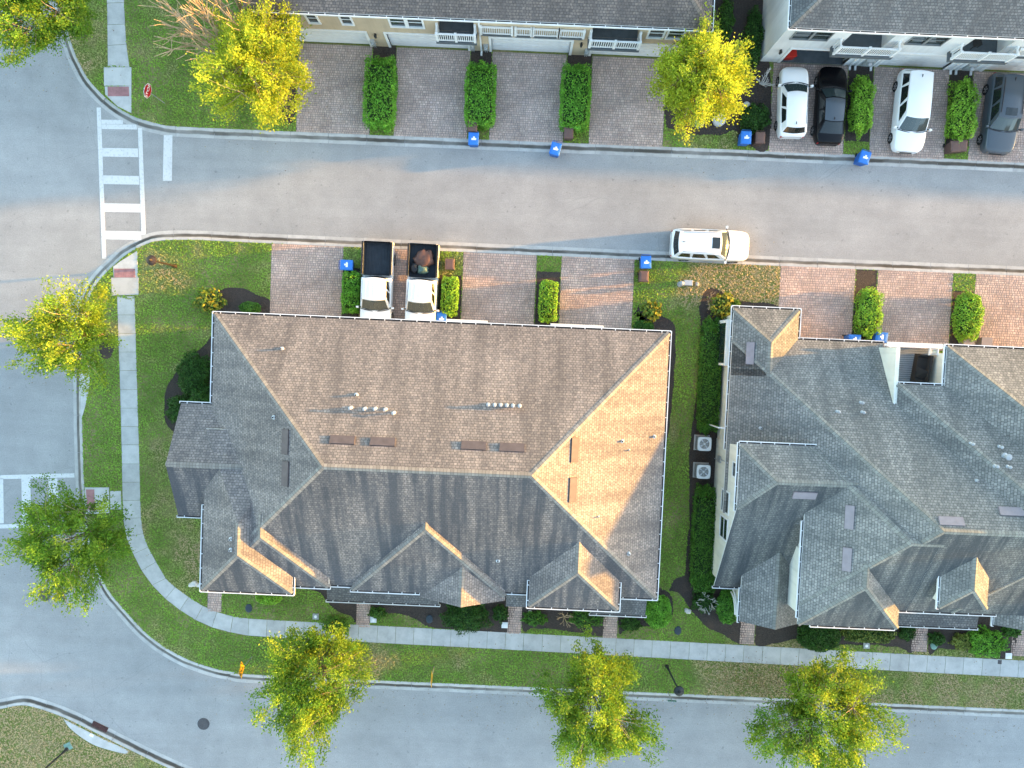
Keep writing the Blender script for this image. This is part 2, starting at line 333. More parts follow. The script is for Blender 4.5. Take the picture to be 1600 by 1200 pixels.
def kerb(line, side, label):
    """swept roll kerb in cast lengths; side = +1 puts the road on the line's left"""
    root = struct(empty('kerb', (line[0][0], line[0][1], 0)), label); seg = 7
    d = np.gradient(line, axis=0); d /= np.linalg.norm(d, axis=1)[:, None]; nrm = np.c_[-d[:, 1], d[:, 0]] * side
    prof = [(0.62, -0.02, 0.0), (0.62, 0.006, 0.0), (0.45, 0.004, 0.27), (0.32, 0.010, 0.48), (0.24, 0.055, 0.61), (0.15, 0.112, 0.75), (0.02, 0.124, 0.97), (0.0, 0.115, 1.0), (0.0, -0.02, 1.0)]
    for a in range(0, len(line) - 1, seg):
        b = min(a + seg, len(line) - 1); mid = line[(a + b) // 2]
        if max(abs(mid[0]) / 36, abs(mid[1]) / 29) > 1.25: continue
        low = min(math.hypot(mid[0] - r[0], mid[1] - r[1]) for r in RAMPS) < 1.1
        m = MB(); idx = list(range(a, b + 1)); rows = []
        for k in idx:
            p, t = line[k], d[k]; e = (0.012 if k == a else 0) - (0.012 if k == b else 0)
            rows.append([(p[0] + nrm[k][0] * o + t[0] * e, p[1] + nrm[k][1] * o + t[1] * e, (z if not low else min(z, 0.03 + 0.02 * f))) for o, z, f in prof])
        for i in range(len(rows) - 1):
            for j in range(len(prof) - 1):
                m.poly([rows[i][j], rows[i][j + 1], rows[i + 1][j + 1], rows[i + 1][j]][::side], 'kerb_concrete',
                       [(i, prof[j][2]), (i, prof[j + 1][2]), (i + 1, prof[j + 1][2]), (i + 1, prof[j][2])][::side])
        for r, fl in ((rows[0], 1), (rows[-1], -1)): m.poly(r[::fl], 'kerb_concrete', [(0, f) for _, _, f in prof][::fl])
        m.build('kerb_stone', root)
kerb(LINES['top'], -1, 'rounded concrete kerb along the upper side of the street')
kerb(LINES['mid'], -1, 'concrete kerb round the corner block with the hipped roof')
kerb(LINES['low'], 1, 'curved concrete kerb round the lawn in the bottom left corner')
# ------------------------------------------------------------------ sidewalks, one slab each
NOGRASS = []
def slab_mesh(q, z0, z1, mat='sidewalk_concrete', gap=0.012):
    c = np.mean(q, axis=0); m = MB(); top = []; bot = []
    for p in q:
        v = np.array(p) - c; L = np.linalg.norm(v); top.append(tuple(c + v * (1 - (gap + 0.008) / L)) + (z1,)); bot.append(tuple(c + v * (1 - gap / L)) + (z1 - 0.012,))
    n = len(q); lo = [(b[0], b[1], z0) for b in bot]; m.poly(top, mat)
    for i in range(n):
        j = (i + 1) % n; m.poly([bot[i], bot[j], top[j], top[i]], mat); m.poly([lo[i], lo[j], bot[j], bot[i]], mat)
    return m
def ccw(q):
    a = sum(q[i][0] * q[(i + 1) % len(q)][1] - q[(i + 1) % len(q)][0] * q[i][1] for i in range(len(q)))
    return list(q) if a > 0 else list(q)[::-1]
def walk(inner, outer, length, label):
    a, b = smooth_line(inner, 0.05), smooth_line(outer, 0.05); n = max(1, round((len(a) + len(b)) / 2 * 0.05 / length))
    ia = np.linspace(0, len(a) - 1, n + 1).astype(int); ib = np.array([0] + [int(np.argmin(((b - a[i]) ** 2).sum(1))) for i in ia[1:-1]] + [len(b) - 1])
    root = struct(empty('sidewalk', (a[0][0], a[0][1], 0)), label); NOGRASS.append(np.r_[a[::8], b[::-8]])
    for k in range(n):
        q = ccw([a[ia[k]], a[ia[k + 1]], b[ib[k + 1]], b[ib[k]]])
        slab_mesh(q, 0.02, ZW + random.uniform(-0.004, 0.004)).build('slab', root)
    return root
w1 = walk(px([(183, 463), (185, 530), (187.5, 600), (190, 700), (192, 795), (194, 825), (201, 849), (212, 873), (226, 899), (244, 921), (265, 941), (287, 957), (312, 972), (337, 982), (365, 989), (400, 994)]) + [P(600, 1004), P(800, 1014.5), P(1200, 1036.5), P(1600, 1058), P(1760, 1066)],
          px([(210.5, 463), (212.5, 530), (214.5, 600), (217.5, 700), (220, 795), (222.5, 825), (228, 846), (237.5, 866), (256, 898), (262, 907), (280, 922), (300, 936), (322, 949), (345, 958), (367, 963.5), (400, 967)]) + [P(600, 977), P(800, 987.5), P(1200, 1009), P(1600, 1031), P(1760, 1039)], 1.2, 'pale concrete sidewalk curving round the corner house')
w2 = walk(px([(160, -160), (165, -60), (167, 0), (168, 60), (168.5, 105)]), px([(186, -160), (192, -60), (194, 0), (197, 60), (202.5, 105)]), 1.3, 'short concrete sidewalk leading up beside the top lawn')
def ramp(label, slabs, pad, dots=True):
    root = struct(empty('kerb_ramp', (*P(*slabs[0][0]), 0)), label)
    for q in slabs: w = ccw([P(*p) for p in q]); NOGRASS.append(w); slab_mesh([np.array(p) for p in w], 0.0, ZW + 0.006, gap=0.008).build('slab', root)
    w = ccw([P(*p) for p in pad]); o = slab_mesh([np.array(p) for p in w], 0.05, ZW + 0.022, 'red_tactile', 0.006); x0, y0 = np.min(w, 0); x1, y1 = np.max(w, 0)
    for x in np.arange(x0 + 0.08, x1 - 0.06, 0.12):
        for y in np.arange(y0 + 0.08, y1 - 0.06, 0.12): o.box(x - 0.018, x + 0.018, y - 0.018, y + 0.018, ZW + 0.02, ZW + 0.03, 'red_tactile', taper=0.006)
    o.build('tactile_pad', root)
ramp('concrete kerb ramp with red pad below the upper crosswalk', [[(175, 434), (218, 433), (218, 461), (176, 462)], [(178, 417), (190, 408), (216, 392), (217, 433), (179, 434)]], [(179.5, 420), (212.5, 420), (213, 434), (180, 434)])
ramp('concrete kerb ramp with red pad above the upper crosswalk', [[(163.5, 106), (207, 106), (207, 135), (164, 135)], [(165, 136), (207, 135), (207, 178), (185, 167), (166, 149)]], [(169.5, 136.5), (203, 136.5), (203.5, 151.5), (170, 151.5)])
ramp('concrete kerb ramp with red pad at the left crosswalk', [[(134, 761), (172, 761), (172.5, 801), (136, 803)], [(173.5, 766.5), (190.5, 766.5), (191.5, 795.5), (173.5, 795.5)]], [(136, 764), (149, 764), (150, 795), (138, 796)])
# ------------------------------------------------------------------ road markings
def stripe(root, pts):
    w = ccw([P(*p) for p in pts]); m = MB(); c = np.mean(w, 0)
    m.poly([(x, y, 0.006) for x, y in w], 'road_paint')
    for i in range(len(w)): a, b = w[i], w[(i + 1) % len(w)]; m.poly([(*a, 0.0), (*b, 0.0), (*b, 0.006), (*a, 0.006)], 'road_paint')
    return m.build('stripe', root)
r = struct(empty('crosswalk', (*P(190, 290), 0)), 'white ladder crosswalk across the mouth of the street')
stripe(r, [(151, 168), (157.5, 168), (166, 404), (159.5, 404)]); stripe(r, [(215.5, 200), (222, 200), (228, 366), (221, 368)])
stripe(r, [(158.5, 187), (192, 187.5), (192, 194), (158.7, 193.7)]); stripe(r, [(158.7, 194.2), (213, 194.8), (214.5, 202.3), (159, 201.5)])
for v, u0 in ((231, 159.5), (274, 161), (317.5, 163), (360.5, 164.5)): stripe(r, [(u0, v), (u0 + 56, v + 1), (u0 + 56.5, v + 14.5), (u0 + 0.5, v + 13.5)])
r = struct(empty('stop_line', (*P(262, 245), 0)), 'white stop line beside the upper crosswalk'); stripe(r, [(256, 211), (269.5, 211), (268.5, 282.5), (254.5, 282.5)])
r = struct(empty('crosswalk', (*P(50, 780), 0)), 'white ladder crosswalk across the left road')
stripe(r, [(-60, 744), (116, 739.5), (116.5, 746), (-60, 750)]); stripe(r, [(-60, 821), (117, 816.5), (117, 823), (-60, 827)])
for u in (-52, -9, 33.5, 76): stripe(r, [(u, 748), (u + 14, 747.6), (u + 15, 817.5), (u + 1, 818)])
# ------------------------------------------------------------------ paver driveways and paths
PAL = np.array([(0.27, 0.20, 0.18), (0.32, 0.245, 0.215), (0.245, 0.20, 0.185), (0.29, 0.215, 0.185), (0.345, 0.28, 0.24), (0.225, 0.185, 0.18)])
PAL = (0.45 * PAL + 0.55 * PAL.mean(0)) * np.array([1.72, 1.80, 1.78])
def pavers(name, label, x0, x1, y0, y1, tint=(1, 1, 1), size=0.16):
    base = MB(); base.box(x0, x1, y0, y1, 0.0, ZD - 0.012, 'paver_joint'); root = base.build(name, origin=((x0 + x1) / 2, (y0 + y1) / 2, 0)); struct(root, label)
    NOGRASS.append([(x0, y0), (x1, y0), (x1, y1), (x0, y1)])
    V = []; Fc = []; C = []; y = y0; row = 0; cx, cy = (x0 + x1) / 2, (y0 + y1) / 2
    while y < y1 - 0.05:
        h = min(size * random.choice((0.8, 1.0, 1.0)), y1 - y); x = x0 - random.uniform(0, size)
        while x < x1 - 0.03:
            wd = size * random.choice((0.75, 1.0, 1.35)); a, b = max(x, x0), min(x + wd, x1); x += wd
            if b - a < 0.05: continue
            g, z = 0.007, ZD + random.uniform(-0.003, 0.004); i = len(V); q = 0.012
            V += [(a + g - cx, y + g - cy, z - 0.02), (b - g - cx, y + g - cy, z - 0.02), (b - g - cx, y + h - g - cy, z - 0.02), (a + g - cx, y + h - g - cy, z - 0.02),
                  (a + g + q - cx, y + g + q - cy, z), (b - g - q - cx, y + g + q - cy, z), (b - g - q - cx, y + h - g - q - cy, z), (a + g + q - cx, y + h - g - q - cy, z)]
            Fc += [(i + 4, i + 5, i + 6, i + 7), (i, i + 1, i + 5, i + 4), (i + 1, i + 2, i + 6, i + 5), (i + 2, i + 3, i + 7, i + 6), (i + 3, i, i + 4, i + 7)]
            c = PAL[random.randrange(len(PAL))] * random.uniform(0.88, 1.12) * np.array(tint); C += [c] * 5
        y += h
    me = bpy.data.meshes.new('pavers'); me.from_pydata(V, [], Fc); me.materials.append(MATS['paver']); set_tint(me, np.array(C))
    o = link('pavers', me, root); o['kind'] = 'stuff'; return root
X = lambda u, v, z=0.12: P(u, v, z)[0]
Y = lambda u, v, z=0.12: P(u, v, z)[1]
TOPD = [(462.5, 577.5, 208), (615, 730, 212), (764, 880, 218), (919.5, 1035.5, 224), (1201, 1317.5, 236), (1357.5, 1475, 243), (1512, 1630, 250)]
WH = ['left of the leftmost clipped hedge', 'between the first and second top hedges', 'between the second and third top hedges', 'beside the yellow tree at top right', 'under the white hatchback and black sedan', 'under the white minivan', 'under the grey car at top right']
for (a, b, v), wh in zip(TOPD, WH): pavers('driveway', 'brown paver driveway ' + wh, X(a, v), X(b, v), 13.42, 19.0 if a < 1100 else 19.1, (1.02, 0.94, 0.90))
MIDD = [(424, 536.5, 400), (564, 687, 400), (724, 839, 400), (877.5, 992, 405), (1219.5, 1337, 425), (1371.5, 1489.5, 430), (1524, 1640, 440)]
WH = ['left of the two white pickups', 'under the two white pickups', 'right of the two white pickups', 'between the small hedge and the lower lawn', 'left of the grey roof hedges', 'in front of the balcony', 'at the right edge of the lower row']
for (a, b, v), wh in zip(MIDD, WH): pavers('driveway', 'reddish paver driveway ' + wh, X(a, v), X(b, v), 0.9 if a < 1100 else 1.2, 6.24, (1.10, 0.95, 0.87))
PATHS = [(324, 346, 948, -17.8, 'at the left end of the corner house'), (556.5, 578.5, 965, 0, 'under the long dark porch roof'), (792.5, 815, 975, 0, 'between the centre and right front gables'), (942, 964.5, 985, 0, 'beside the round green bush'), (1156, 1179, 990, 0, 'in front of the small grey porch gable'), (1424, 1449, 1005, 0, 'in front of the flat dark porch roof'), (1580, 1610, 1010, 0, 'at the bottom right edge')]
for a, b, v, yy, wh in PATHS:
    pavers('garden_path', 'brick paver garden path ' + wh, X(a, v), X(b, v), {324: Y(335, 956)}.get(a, -18.62 - 0.0018 * (X(a, v) + 10)), -13.6, (1.08, 0.93, 0.87))
# ------------------------------------------------------------------ mulch beds
BEDZ = [0.1135]
def bed(pts, label, z=0.0, world=False):
    BEDZ[0] += 0.0011; z = BEDZ[0]
    q = smooth_line([p if world else P(*p) for p in pts + pts[:1]], 0.25)[:-1]
    q = [(x + (vnoise(x, y, 1.7) - 0.5) * 0.16, y + (vnoise(x + 9, y, 1.7) - 0.5) * 0.16) for x, y in q]
    NOGRASS.append(q); o = sheet('mulch_bed', ccw(q), z, 'mulch', 0.05); struct(o, 'dark mulch bed ' + label)
def strip(u0, u1, v, y0, y1, label):
    x0, x1 = X(u0, v) + 0.03, X(u1, v) - 0.03; q = [(x0, y0), (x1, y0), (x1, y1), (x0, y1)]; NOGRASS.append(q); struct(sheet('mulch_bed', q, 0.1128, 'mulch', 0.05), 'dark mulch strip ' + label)
for i, (a, b, v) in enumerate([(577.5, 615, 212), (730, 764, 215), (880, 919.5, 221), (1317.5, 1357.5, 240), (1475, 1512, 246)]): strip(a, b, v, 14.35, 19.1, ['under the leftmost top hedge', 'under the second top hedge', 'under the third top hedge', 'under the hedge right of the black sedan', 'under the hedge right of the white minivan'][i])
for i, (a, b, v) in enumerate([(536.5, 564, 400), (687, 724, 400), (839, 877.5, 403), (1337, 1371.5, 427), (1489.5, 1524, 435)]): strip(a, b, v, 1.0, [4.9, 4.7, 5.2, 6.2, 5.1][i], ['left of the white pickups', 'right of the white pickups', 'under the small hedge by the centre driveways', 'under the hedge above the blue bins', 'under the rightmost lower hedge'][i])
bed([(335, 492), (338, 465), (350, 452), (375, 450), (405, 462), (421, 470), (421, 492), (380, 500)], 'by the top left roof corner')
bed([(328, 528), (318, 540), (285, 572), (262, 605), (258, 650), (268, 672), (300, 680), (340, 680), (340, 528)], 'with dark shrubs on the left of the corner house')
bed([(990, 490), (1005, 484), (1030, 492), (1052, 505), (1056, 540), (1050, 620), (1040, 700), (1030, 800), (1022, 900), (1000, 900), (1000, 510)], 'along the right wall of the corner house')
bed([(1090, 480), (1102, 456), (1120, 452), (1145, 468), (1200, 474), (1222, 484), (1222, 500), (1150, 505), (1130, 600), (1125, 760), (1122, 880), (1160, 925), (1160, 1000), (1120, 985), (1090, 962), (1072, 935), (1070, 890), (1077, 800), (1075, 740), (1079, 690), (1085, 640), (1094, 590), (1099, 540)], 'along the left wall of the grey roofed house')
bed([(470, 915), (500, 925), (520, 950), (548, 962), (556, 972), (557, 915)], 'left of the porch path')
bed([(579, 915), (579, 945), (600, 955), (640, 962), (670, 978), (720, 984), (770, 986), (792, 985), (792, 915)], 'under the centre gable')
bed([(816, 915), (816, 984), (835, 980), (880, 985), (925, 991), (942, 990), (942, 915)], 'under the right front gable')
bed([(965, 930), (966, 988), (975, 985), (1000, 978), (1040, 972), (1052, 950), (1045, 925), (1010, 915)], 'round the round green bush')
bed([(1044, 1012 - 90), (1060, 925), (1080, 950), (1100, 975), (1130, 992), (1150, 1003), (1157, 1003), (1157, 940), (1110, 905), (1060, 900)], 'behind the bare shrub')
bed([(1180, 960), (1180, 1005), (1210, 1004), (1245, 998), (1260, 1010), (1330, 1006), (1400, 1010), (1424, 1018), (1424, 960)], 'below the grey front gables', 0.119)
bed([(1450, 960), (1450, 1020), (1470, 1012), (1520, 1018), (1575, 1026), (1580, 960)], 'under the flat dark porch roof')
bed([(1040, 200), (1036, 160), (1050, 130), (1100, 120), (1170, 95), (1200, 100), (1200, 228), (1165, 226), (1150, 205), (1120, 212), (1080, 210)], 'below the yellow tree by the white house')
bed([(1118, -30), (1112, 60), (1100, 90), (1130, 110), (1195, 105), (1190, 40), (1195, -30)], 'in the gap between the two top houses')
bed([(438, 150), (462, 120), (462, 186), (445, 188)], 'below the large yellow tree', 0.118)
bed([(160, 528), (172, 525), (179, 540), (176, 556), (165, 560), (158, 548)], 'round the trunk of the left street tree')
# ================================================================== HOUSES
def clip(poly, a, b, c):
    """keep the part of a 2D polygon where a*x + b*y + c <= 0"""
    out = []
    for i in range(len(poly)):
        p, q = poly[i], poly[(i + 1) % len(poly)]; fp, fq = a * p[0] + b * p[1] + c, a * q[0] + b * q[1] + c
        if fp <= 1e-9: out.append(p)
        if (fp < -1e-9 and fq > 1e-9) or (fp > 1e-9 and fq < -1e-9):
            t = fp / (fp - fq); out.append((p[0] + t * (q[0] - p[0]), p[1] + t * (q[1] - p[1])))
    return out
class Block:
    """one roof volume: the lower envelope of sloping planes above a rectangle"""
    def __init__(s, x0, x1, y0, y1, ze, pitch=0.667, hips='LRBT', over=None):
        s.r = (x0, x1, y0, y1); s.ze = ze; s.pl = []
        pz = pitch if isinstance(pitch, dict) else {}
        over = over or {}
        for h in hips:
            p = pz.get(h, 0.667) if pz else pitch; z, e = over.get(h, (ze, None))
            if h == 'L': s.pl.append((p, 0, z - p * (x0 if e is None else e)))
            if h == 'R': s.pl.append((-p, 0, z + p * (x1 if e is None else e)))
            if h == 'B': s.pl.append((0, p, z - p * (y0 if e is None else e)))
            if h == 'T': s.pl.append((0, -p, z + p * (y1 if e is None else e)))
    def z(s, x, y):
        x0, x1, y0, y1 = s.r
        return min(a * x + b * y + c for a, b, c in s.pl) if x0 <= x <= x1 and y0 <= y <= y1 else -1
    def faces(s, inset=0):
        ins = inset if hasattr(inset, '__len__') else (inset,) * 4
        x0, x1, y0, y1 = s.r; x0 += ins[0]; x1 -= ins[1]; y0 += ins[2]; y1 -= ins[3]
        for i, (a, b, c) in enumerate(s.pl):
            po = [(x0, y0), (x1, y0), (x1, y1), (x0, y1)]
            for j, (d, e, f) in enumerate(s.pl):
                if j != i and po: po = clip(po, a - d, b - e, c - f)
            if len(po) > 2: yield i, po
class House:
    def __init__(s, name, label, cx, cy, roof, cap, wall, group=None):
        s.root = empty(name, (cx, cy, 0)); tag(s.root, label, 'house', group); s.roofm, s.capm, s.wallm = roof, cap, wall; s.blocks = []
    def zroof(s, x, y): return max(b.z(x, y) for b in s.blocks)
    def hit(s, u, v):
        z = 7.0
        for _ in range(40): x, y = P(u, v, z); zz = s.zroof(x, y); z = 0.5 * z + 0.5 * (zz if zz > 0 else 5.5)
        x, y = P(u, v, z); return x, y, s.zroof(x, y)
    def normal(s, x, y):
        b = max(s.blocks, key=lambda q: q.z(x, y)); a = min(b.pl, key=lambda q: q[0] * x + q[1] * y + q[2]); return Vector((-a[0], -a[1], 1)).normalized()
    def roof(s, b, gut='', inset=0.38, walls=True, name='roof', caps=True, mat=None, zbase=0.0, gseg=None, capskip=None):
        s.blocks.append(b); m = MB(); x0, x1, y0, y1 = b.r; T = 0.14; mat = mat or s.roofm; pf = list(b.faces())
        for i, po in pf:
            a, bb, c = b.pl[i]; g = math.hypot(a, bb) or 1e-9; k = math.sqrt(1 + g * g); ux, uy = (bb / g, -a / g) if g > 1e-6 else (1, 0)
            zz = lambda q: a * q[0] + bb * q[1] + c
            fm = mat + '_algae' if (bb > 0.3 and mat + '_algae' in MATS) else mat  # front slopes: algae streaks, and their shade put into the colour
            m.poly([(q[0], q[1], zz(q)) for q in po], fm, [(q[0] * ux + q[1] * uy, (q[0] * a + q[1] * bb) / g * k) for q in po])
            m.poly([(q[0], q[1], zz(q) - T) for q in po][::-1], 'trim_white')
            for j in range(len(po)):
                p, q = po[j], po[(j + 1) % len(po)]
                if any(abs(p[t] - e) < 1e-6 and abs(q[t] - e) < 1e-6 for t, e in ((0, x0), (0, x1), (1, y0), (1, y1))):
                    m.poly([(q[0], q[1], zz(q)), (p[0], p[1], zz(p)), (p[0], p[1], zz(p) - T), (q[0], q[1], zz(q) - T)], 'trim_white')
        ro = m.build(name, s.root)
        if caps:
            for ai in range(len(pf)):
                for bi in range(ai + 1, len(pf)):
                    A, B = b.pl[pf[ai][0]], b.pl[pf[bi][0]]
                    sh = [p for p in pf[ai][1] if abs((A[0] - B[0]) * p[0] + (A[1] - B[1]) * p[1] + A[2] - B[2]) < 1e-6]
                    if len(sh) < 2 or (capskip and capskip in (abs(A[1]), abs(B[1]))): continue
                    p, q = max(((u, v) for u in sh for v in sh), key=lambda t: math.dist(*t)); L = math.dist(p, q)
                    if L < 0.25: continue
                    n = np.array([-(q[1] - p[1]), q[0] - p[0]]) / L * 0.155; cm = MB(); rows = []
                    for e in (p, q):
                        z = A[0] * e[0] + A[1] * e[1] + A[2]; r3 = [(e[0], e[1], z + 0.035)]
                        for sg in (1, -1):
                            xx, yy = e[0] + n[0] * sg, e[1] + n[1] * sg; r3.append((xx, yy, min(A[0] * xx + A[1] * yy + A[2], B[0] * xx + B[1] * yy + B[2]) + 0.022))
                        rows.append(r3)
                    L3 = L * 1.1
                    for k in (1, 2):
                        qd = [rows[0][0], rows[1][0], rows[1][k], rows[0][k]]; uv = [(0, 0), (L3, 0), (L3, 0.2), (0, 0.2)]
                        if k == 1: qd, uv = qd[:], uv[:]
                        cm.poly(qd if k == 2 else qd[::-1], s.capm, uv if k == 2 else uv[::-1])
                    cm.build('ridge_cap', ro)
        for sd in gut: s.gutter(b, sd, gseg.get(sd) if gseg else None)
        if walls:
            wm = MB(); ins = inset if hasattr(inset, '__len__') else (inset,) * 4; X0, X1, Y0, Y1 = x0 + ins[0], x1 - ins[1], y0 + ins[2], y1 - ins[3]
            for i, po in b.faces(ins):
                a, bb, c = b.pl[i]; zz = lambda q: a * q[0] + bb * q[1] + c - T + 0.01
                for j in range(len(po)):
                    p, q = po[j], po[(j + 1) % len(po)]
                    if any(abs(p[t] - e) < 1e-6 and abs(q[t] - e) < 1e-6 for t, e in ((0, X0), (0, X1), (1, Y0), (1, Y1))):
                        wm.poly([(p[0], p[1], zbase), (q[0], q[1], zbase), (q[0], q[1], zz(q)), (p[0], p[1], zz(p))], s.wallm)
            if wm.f: wm.build('wall', s.root)
        return ro
    def gutter(s, b, sd, seg=None):
        x0, x1, y0, y1 = b.r; z = b.ze - 0.02; W = 0.10
        if seg is None: seg = (y0, y1) if sd in 'LR' else (x0, x1)
        lo, hi = min(seg), max(seg)
        ex = {'L': x0, 'R': x1, 'B': y0, 'T': y1}[sd]; o = -1 if sd in 'LB' else 1
        def pt(t, off, zz): return (ex + o * off, t, zz) if sd in 'LR' else (t, ex + o * off, zz)
        m = MB()
        def bar(t0, t1, o0, o1, z0, z1, mat, top=None):
            a, c = pt(t0, o0, 0), pt(t1, o1, 0); m.box(min(a[0], c[0]), max(a[0], c[0]), min(a[1], c[1]), max(a[1], c[1]), z0, z1, mat, top)
        e = 0.10
        bar(lo - e, hi + e, 0.004, W, z - 0.115, z - 0.055, 'gutter_white', 'gutter_floor'); bar(lo - e, hi + e, W - 0.002, W + 0.04, z - 0.125, z + 0.012, 'gutter_white')
        t = lo + 0.35
        while t < hi: bar(t - 0.022, t + 0.022, 0.006, W, z - 0.012, z + 0.006, 'gutter_white'); t += random.uniform(0.78, 1.0)
        for t in (lo - e, hi + e - 0.02): bar(t - 0.001, t + 0.021, 0.005, W + 0.001, z - 0.12, z + 0.008, 'gutter_white')
        return m.build('gutter', s.root)
    def part(s, name, m, parent=None): return m.build(name, parent or s.root)
    def pipe_vent(s, u, v, r=0.055, h=0.28, cap=False):
        x, y, z = s.hit(u, v); m = MB()
        m.lathe([(r * 2.1, -0.12), (r * 2.0, 0.03), (r, 0.06), (r, h), (r * 0.7, h), (r * 0.7, h - 0.06), (0, h - 0.06)], 'pvc_white', 10, (x, y, z), ['galvanised', 'galvanised'] + ['pvc_white'] * 2 + ['trim_black'] * 2)
        if cap: m.lathe([(r * 1.0, h + 0.03), (r * 1.9, h + 0.03), (r * 1.7, h + 0.10), (0, h + 0.15)], 'pvc_white', 10, (x, y, z))
        m.build('vent_pipe', s.root)
    def box_vent(s, u, v, mat, L=1.3, W=0.44):
        x, y, z = s.hit(u, v); n = s.normal(x, y); c = Vector((0, 0, 1)).cross(n).normalized(); up = n.cross(c)
        M = Matrix((c, up, n)).transposed().to_4x4(); M.translation = Vector((x, y, z)); m = MB()
        m.box(-L / 2 + 0.06, L / 2 - 0.06, -W / 2 + 0.05, W / 2, -0.03, 0.05, mat, M=M)
        hood = Matrix.Translation((0, 0, 0.045)) @ Matrix.Rotation(-0.05, 4, 'X'); m.box(-L / 2, L / 2, -W / 2 - 0.03, W / 2, 0.0, 0.045, mat, M=M @ hood)
        for sgn in (-1, 1): m.box(sgn * L / 2 - 0.015, sgn * L / 2 + 0.015, -W / 2 - 0.03, W / 2 + 0.01, 0.0, 0.085, mat, M=M)
        m.build('roof_vent', s.root)
def facade(h, x0, x1, y, z0, z1, holes, depth=0.3):
    """wall facing -y with real openings"""
    m = MB(); xs = sorted({x0, x1, *[q for o in holes for q in o[:2]]}); zs = sorted({z0, z1, *[q for o in holes for q in o[2:4]]})
    for a, b in zip(xs, xs[1:]):
        for c, d in zip(zs, zs[1:]):
            if any(o[0] <= a and b <= o[1] and o[2] <= c and d <= o[3] for o in holes): continue
            m.poly([(a, y, c), (b, y, c), (b, y, d), (a, y, d)], h.wallm)
    for o in holes:
        a, b, c, d = o[:4]; e = y + (o[4] if len(o) > 4 else depth)
        if len(o) > 4: m.poly([(a, e, c), (b, e, c), (b, e, d), (a, e, d)], h.wallm)
        m.poly([(a, y, c), (a, y, d), (a, e, d), (a, e, c)], h.wallm); m.poly([(b, y, d), (b, y, c), (b, e, c), (b, e, d)], h.wallm); m.poly([(a, y, d), (b, y, d), (b, e, d), (a, e, d)], h.wallm)
    return m.build('wall', h.root)
def frame_box(m, a, b, c, d, y0, y1, w, mat, bottom=True):
    m.box(a - w, a, y0, y1, c, d + w, mat); m.box(b, b + w, y0, y1, c, d + w, mat); m.box(a, b, y0, y1, d, d + w, mat)
    if bottom: m.box(a - w, b + w, y0 - 0.02, y1, c - w, c, mat)
def window(h, a, b, c, d, y, w=0.11, trim='trim_white', parent=None):
    m = MB(); frame_box(m, a, b, c, d, y - 0.05, y + 0.12, w, trim); f = m.build('window', h.root)
    g = MB(); g.box(a, b, y + 0.03, y + 0.05, c, d, 'window_glass'); g.build('pane', f)
    k = MB(); zc = (c + d) / 2; k.box(a, b, y + 0.0, y + 0.028, zc - 0.025, zc + 0.025, trim); k.build('glazing_bar', f)
def garage(h, a, b, y, top=2.25, open_=False):
    m = MB(); frame_box(m, a, b, 0.13, top, y - 0.045, y + 0.18, 0.16, 'trim_white', False); f = m.build('garage_frame', h.root)
    if open_:
        m = MB(); m.poly([(a, y, 0.135), (b, y, 0.135), (b, y + 6, 0.135), (a, y + 6, 0.135)], 'deck_grey'); m.poly([(a, y + 6, 0.13), (b, y + 6, 0.13), (b, y + 6, 2.6), (a, y + 6, 2.6)], 'stucco_white')
        m.poly([(a, y + 0.2, 2.6), (a, y + 6, 2.6), (b, y + 6, 2.6), (b, y + 0.2, 2.6)], 'stucco_white'); m.build('garage_interior', h.root); return
    g = MB(); n = 4; hh = (top - 0.13) / n
    d = MB(); d.box(a, b, y + 0.15, y + 0.17, 0.13, top, 'garage_door'); dr = d.build('garage_door', h.root)
    for k in range(n):
        q = MB(); q.box(a + 0.01, b - 0.01, y + 0.10, y + 0.148, 0.13 + k * hh + 0.012, 0.13 + (k + 1) * hh - 0.012, 'garage_door')
        nb = 8; s_ = (b - a) / nb
        for j in range(nb): q.box(a + j * s_ + 0.09, a + (j + 1) * s_ - 0.09, y + 0.085, y + 0.102, 0.13 + k * hh + 0.1, 0.13 + (k + 1) * hh - 0.1, 'garage_door', M=None)
        q.build('panel', dr)
def railing(h, pts, z, hgt=1.0, step=0.125, name='railing'):
    """white railing along pts: top and bottom rail, posts, and every baluster its own piece"""
    m = MB(); ro = None
    for (xa, ya), (xb, yb) in zip(pts, pts[1:]):
        L = math.hypot(xb - xa, yb - ya); d = Vector((xb - xa, yb - ya, 0)) / L; M = Matrix(((d.x, -d.y, 0, xa), (d.y, d.x, 0, ya), (0, 0, 1, 0), (0, 0, 0, 1)))
        m.box(0, L, -0.05, 0.05, z + hgt - 0.06, z + hgt, 'trim_white', M=M); m.box(0, L, -0.035, 0.035, z + 0.08, z + 0.14, 'trim_white', M=M)
    for (xa, ya) in pts: m.box(xa - 0.07, xa + 0.07, ya - 0.07, ya + 0.07, z - 0.02, z + hgt + 0.08, 'trim_white', taper=0.0)
    ro = m.build(name, h.root); bal = None
    for (xa, ya), (xb, yb) in zip(pts, pts[1:]):
        L = math.hypot(xb - xa, yb - ya); n = int(L / step)
        for k in range(1, n):
            x, y = xa + (xb - xa) * k / n, ya + (yb - ya) * k / n
            if bal is None:
                b = MB(); b.box(-0.022, 0.022, -0.022, 0.022, z + 0.13, z + hgt - 0.05, 'trim_white'); o = b.build('baluster', ro, origin=(0, 0, 0)); bal = o.data
            else: o = link('baluster', bal, ro)
            o.location = (x - h.root.location.x, y - h.root.location.y, 0)
    return ro
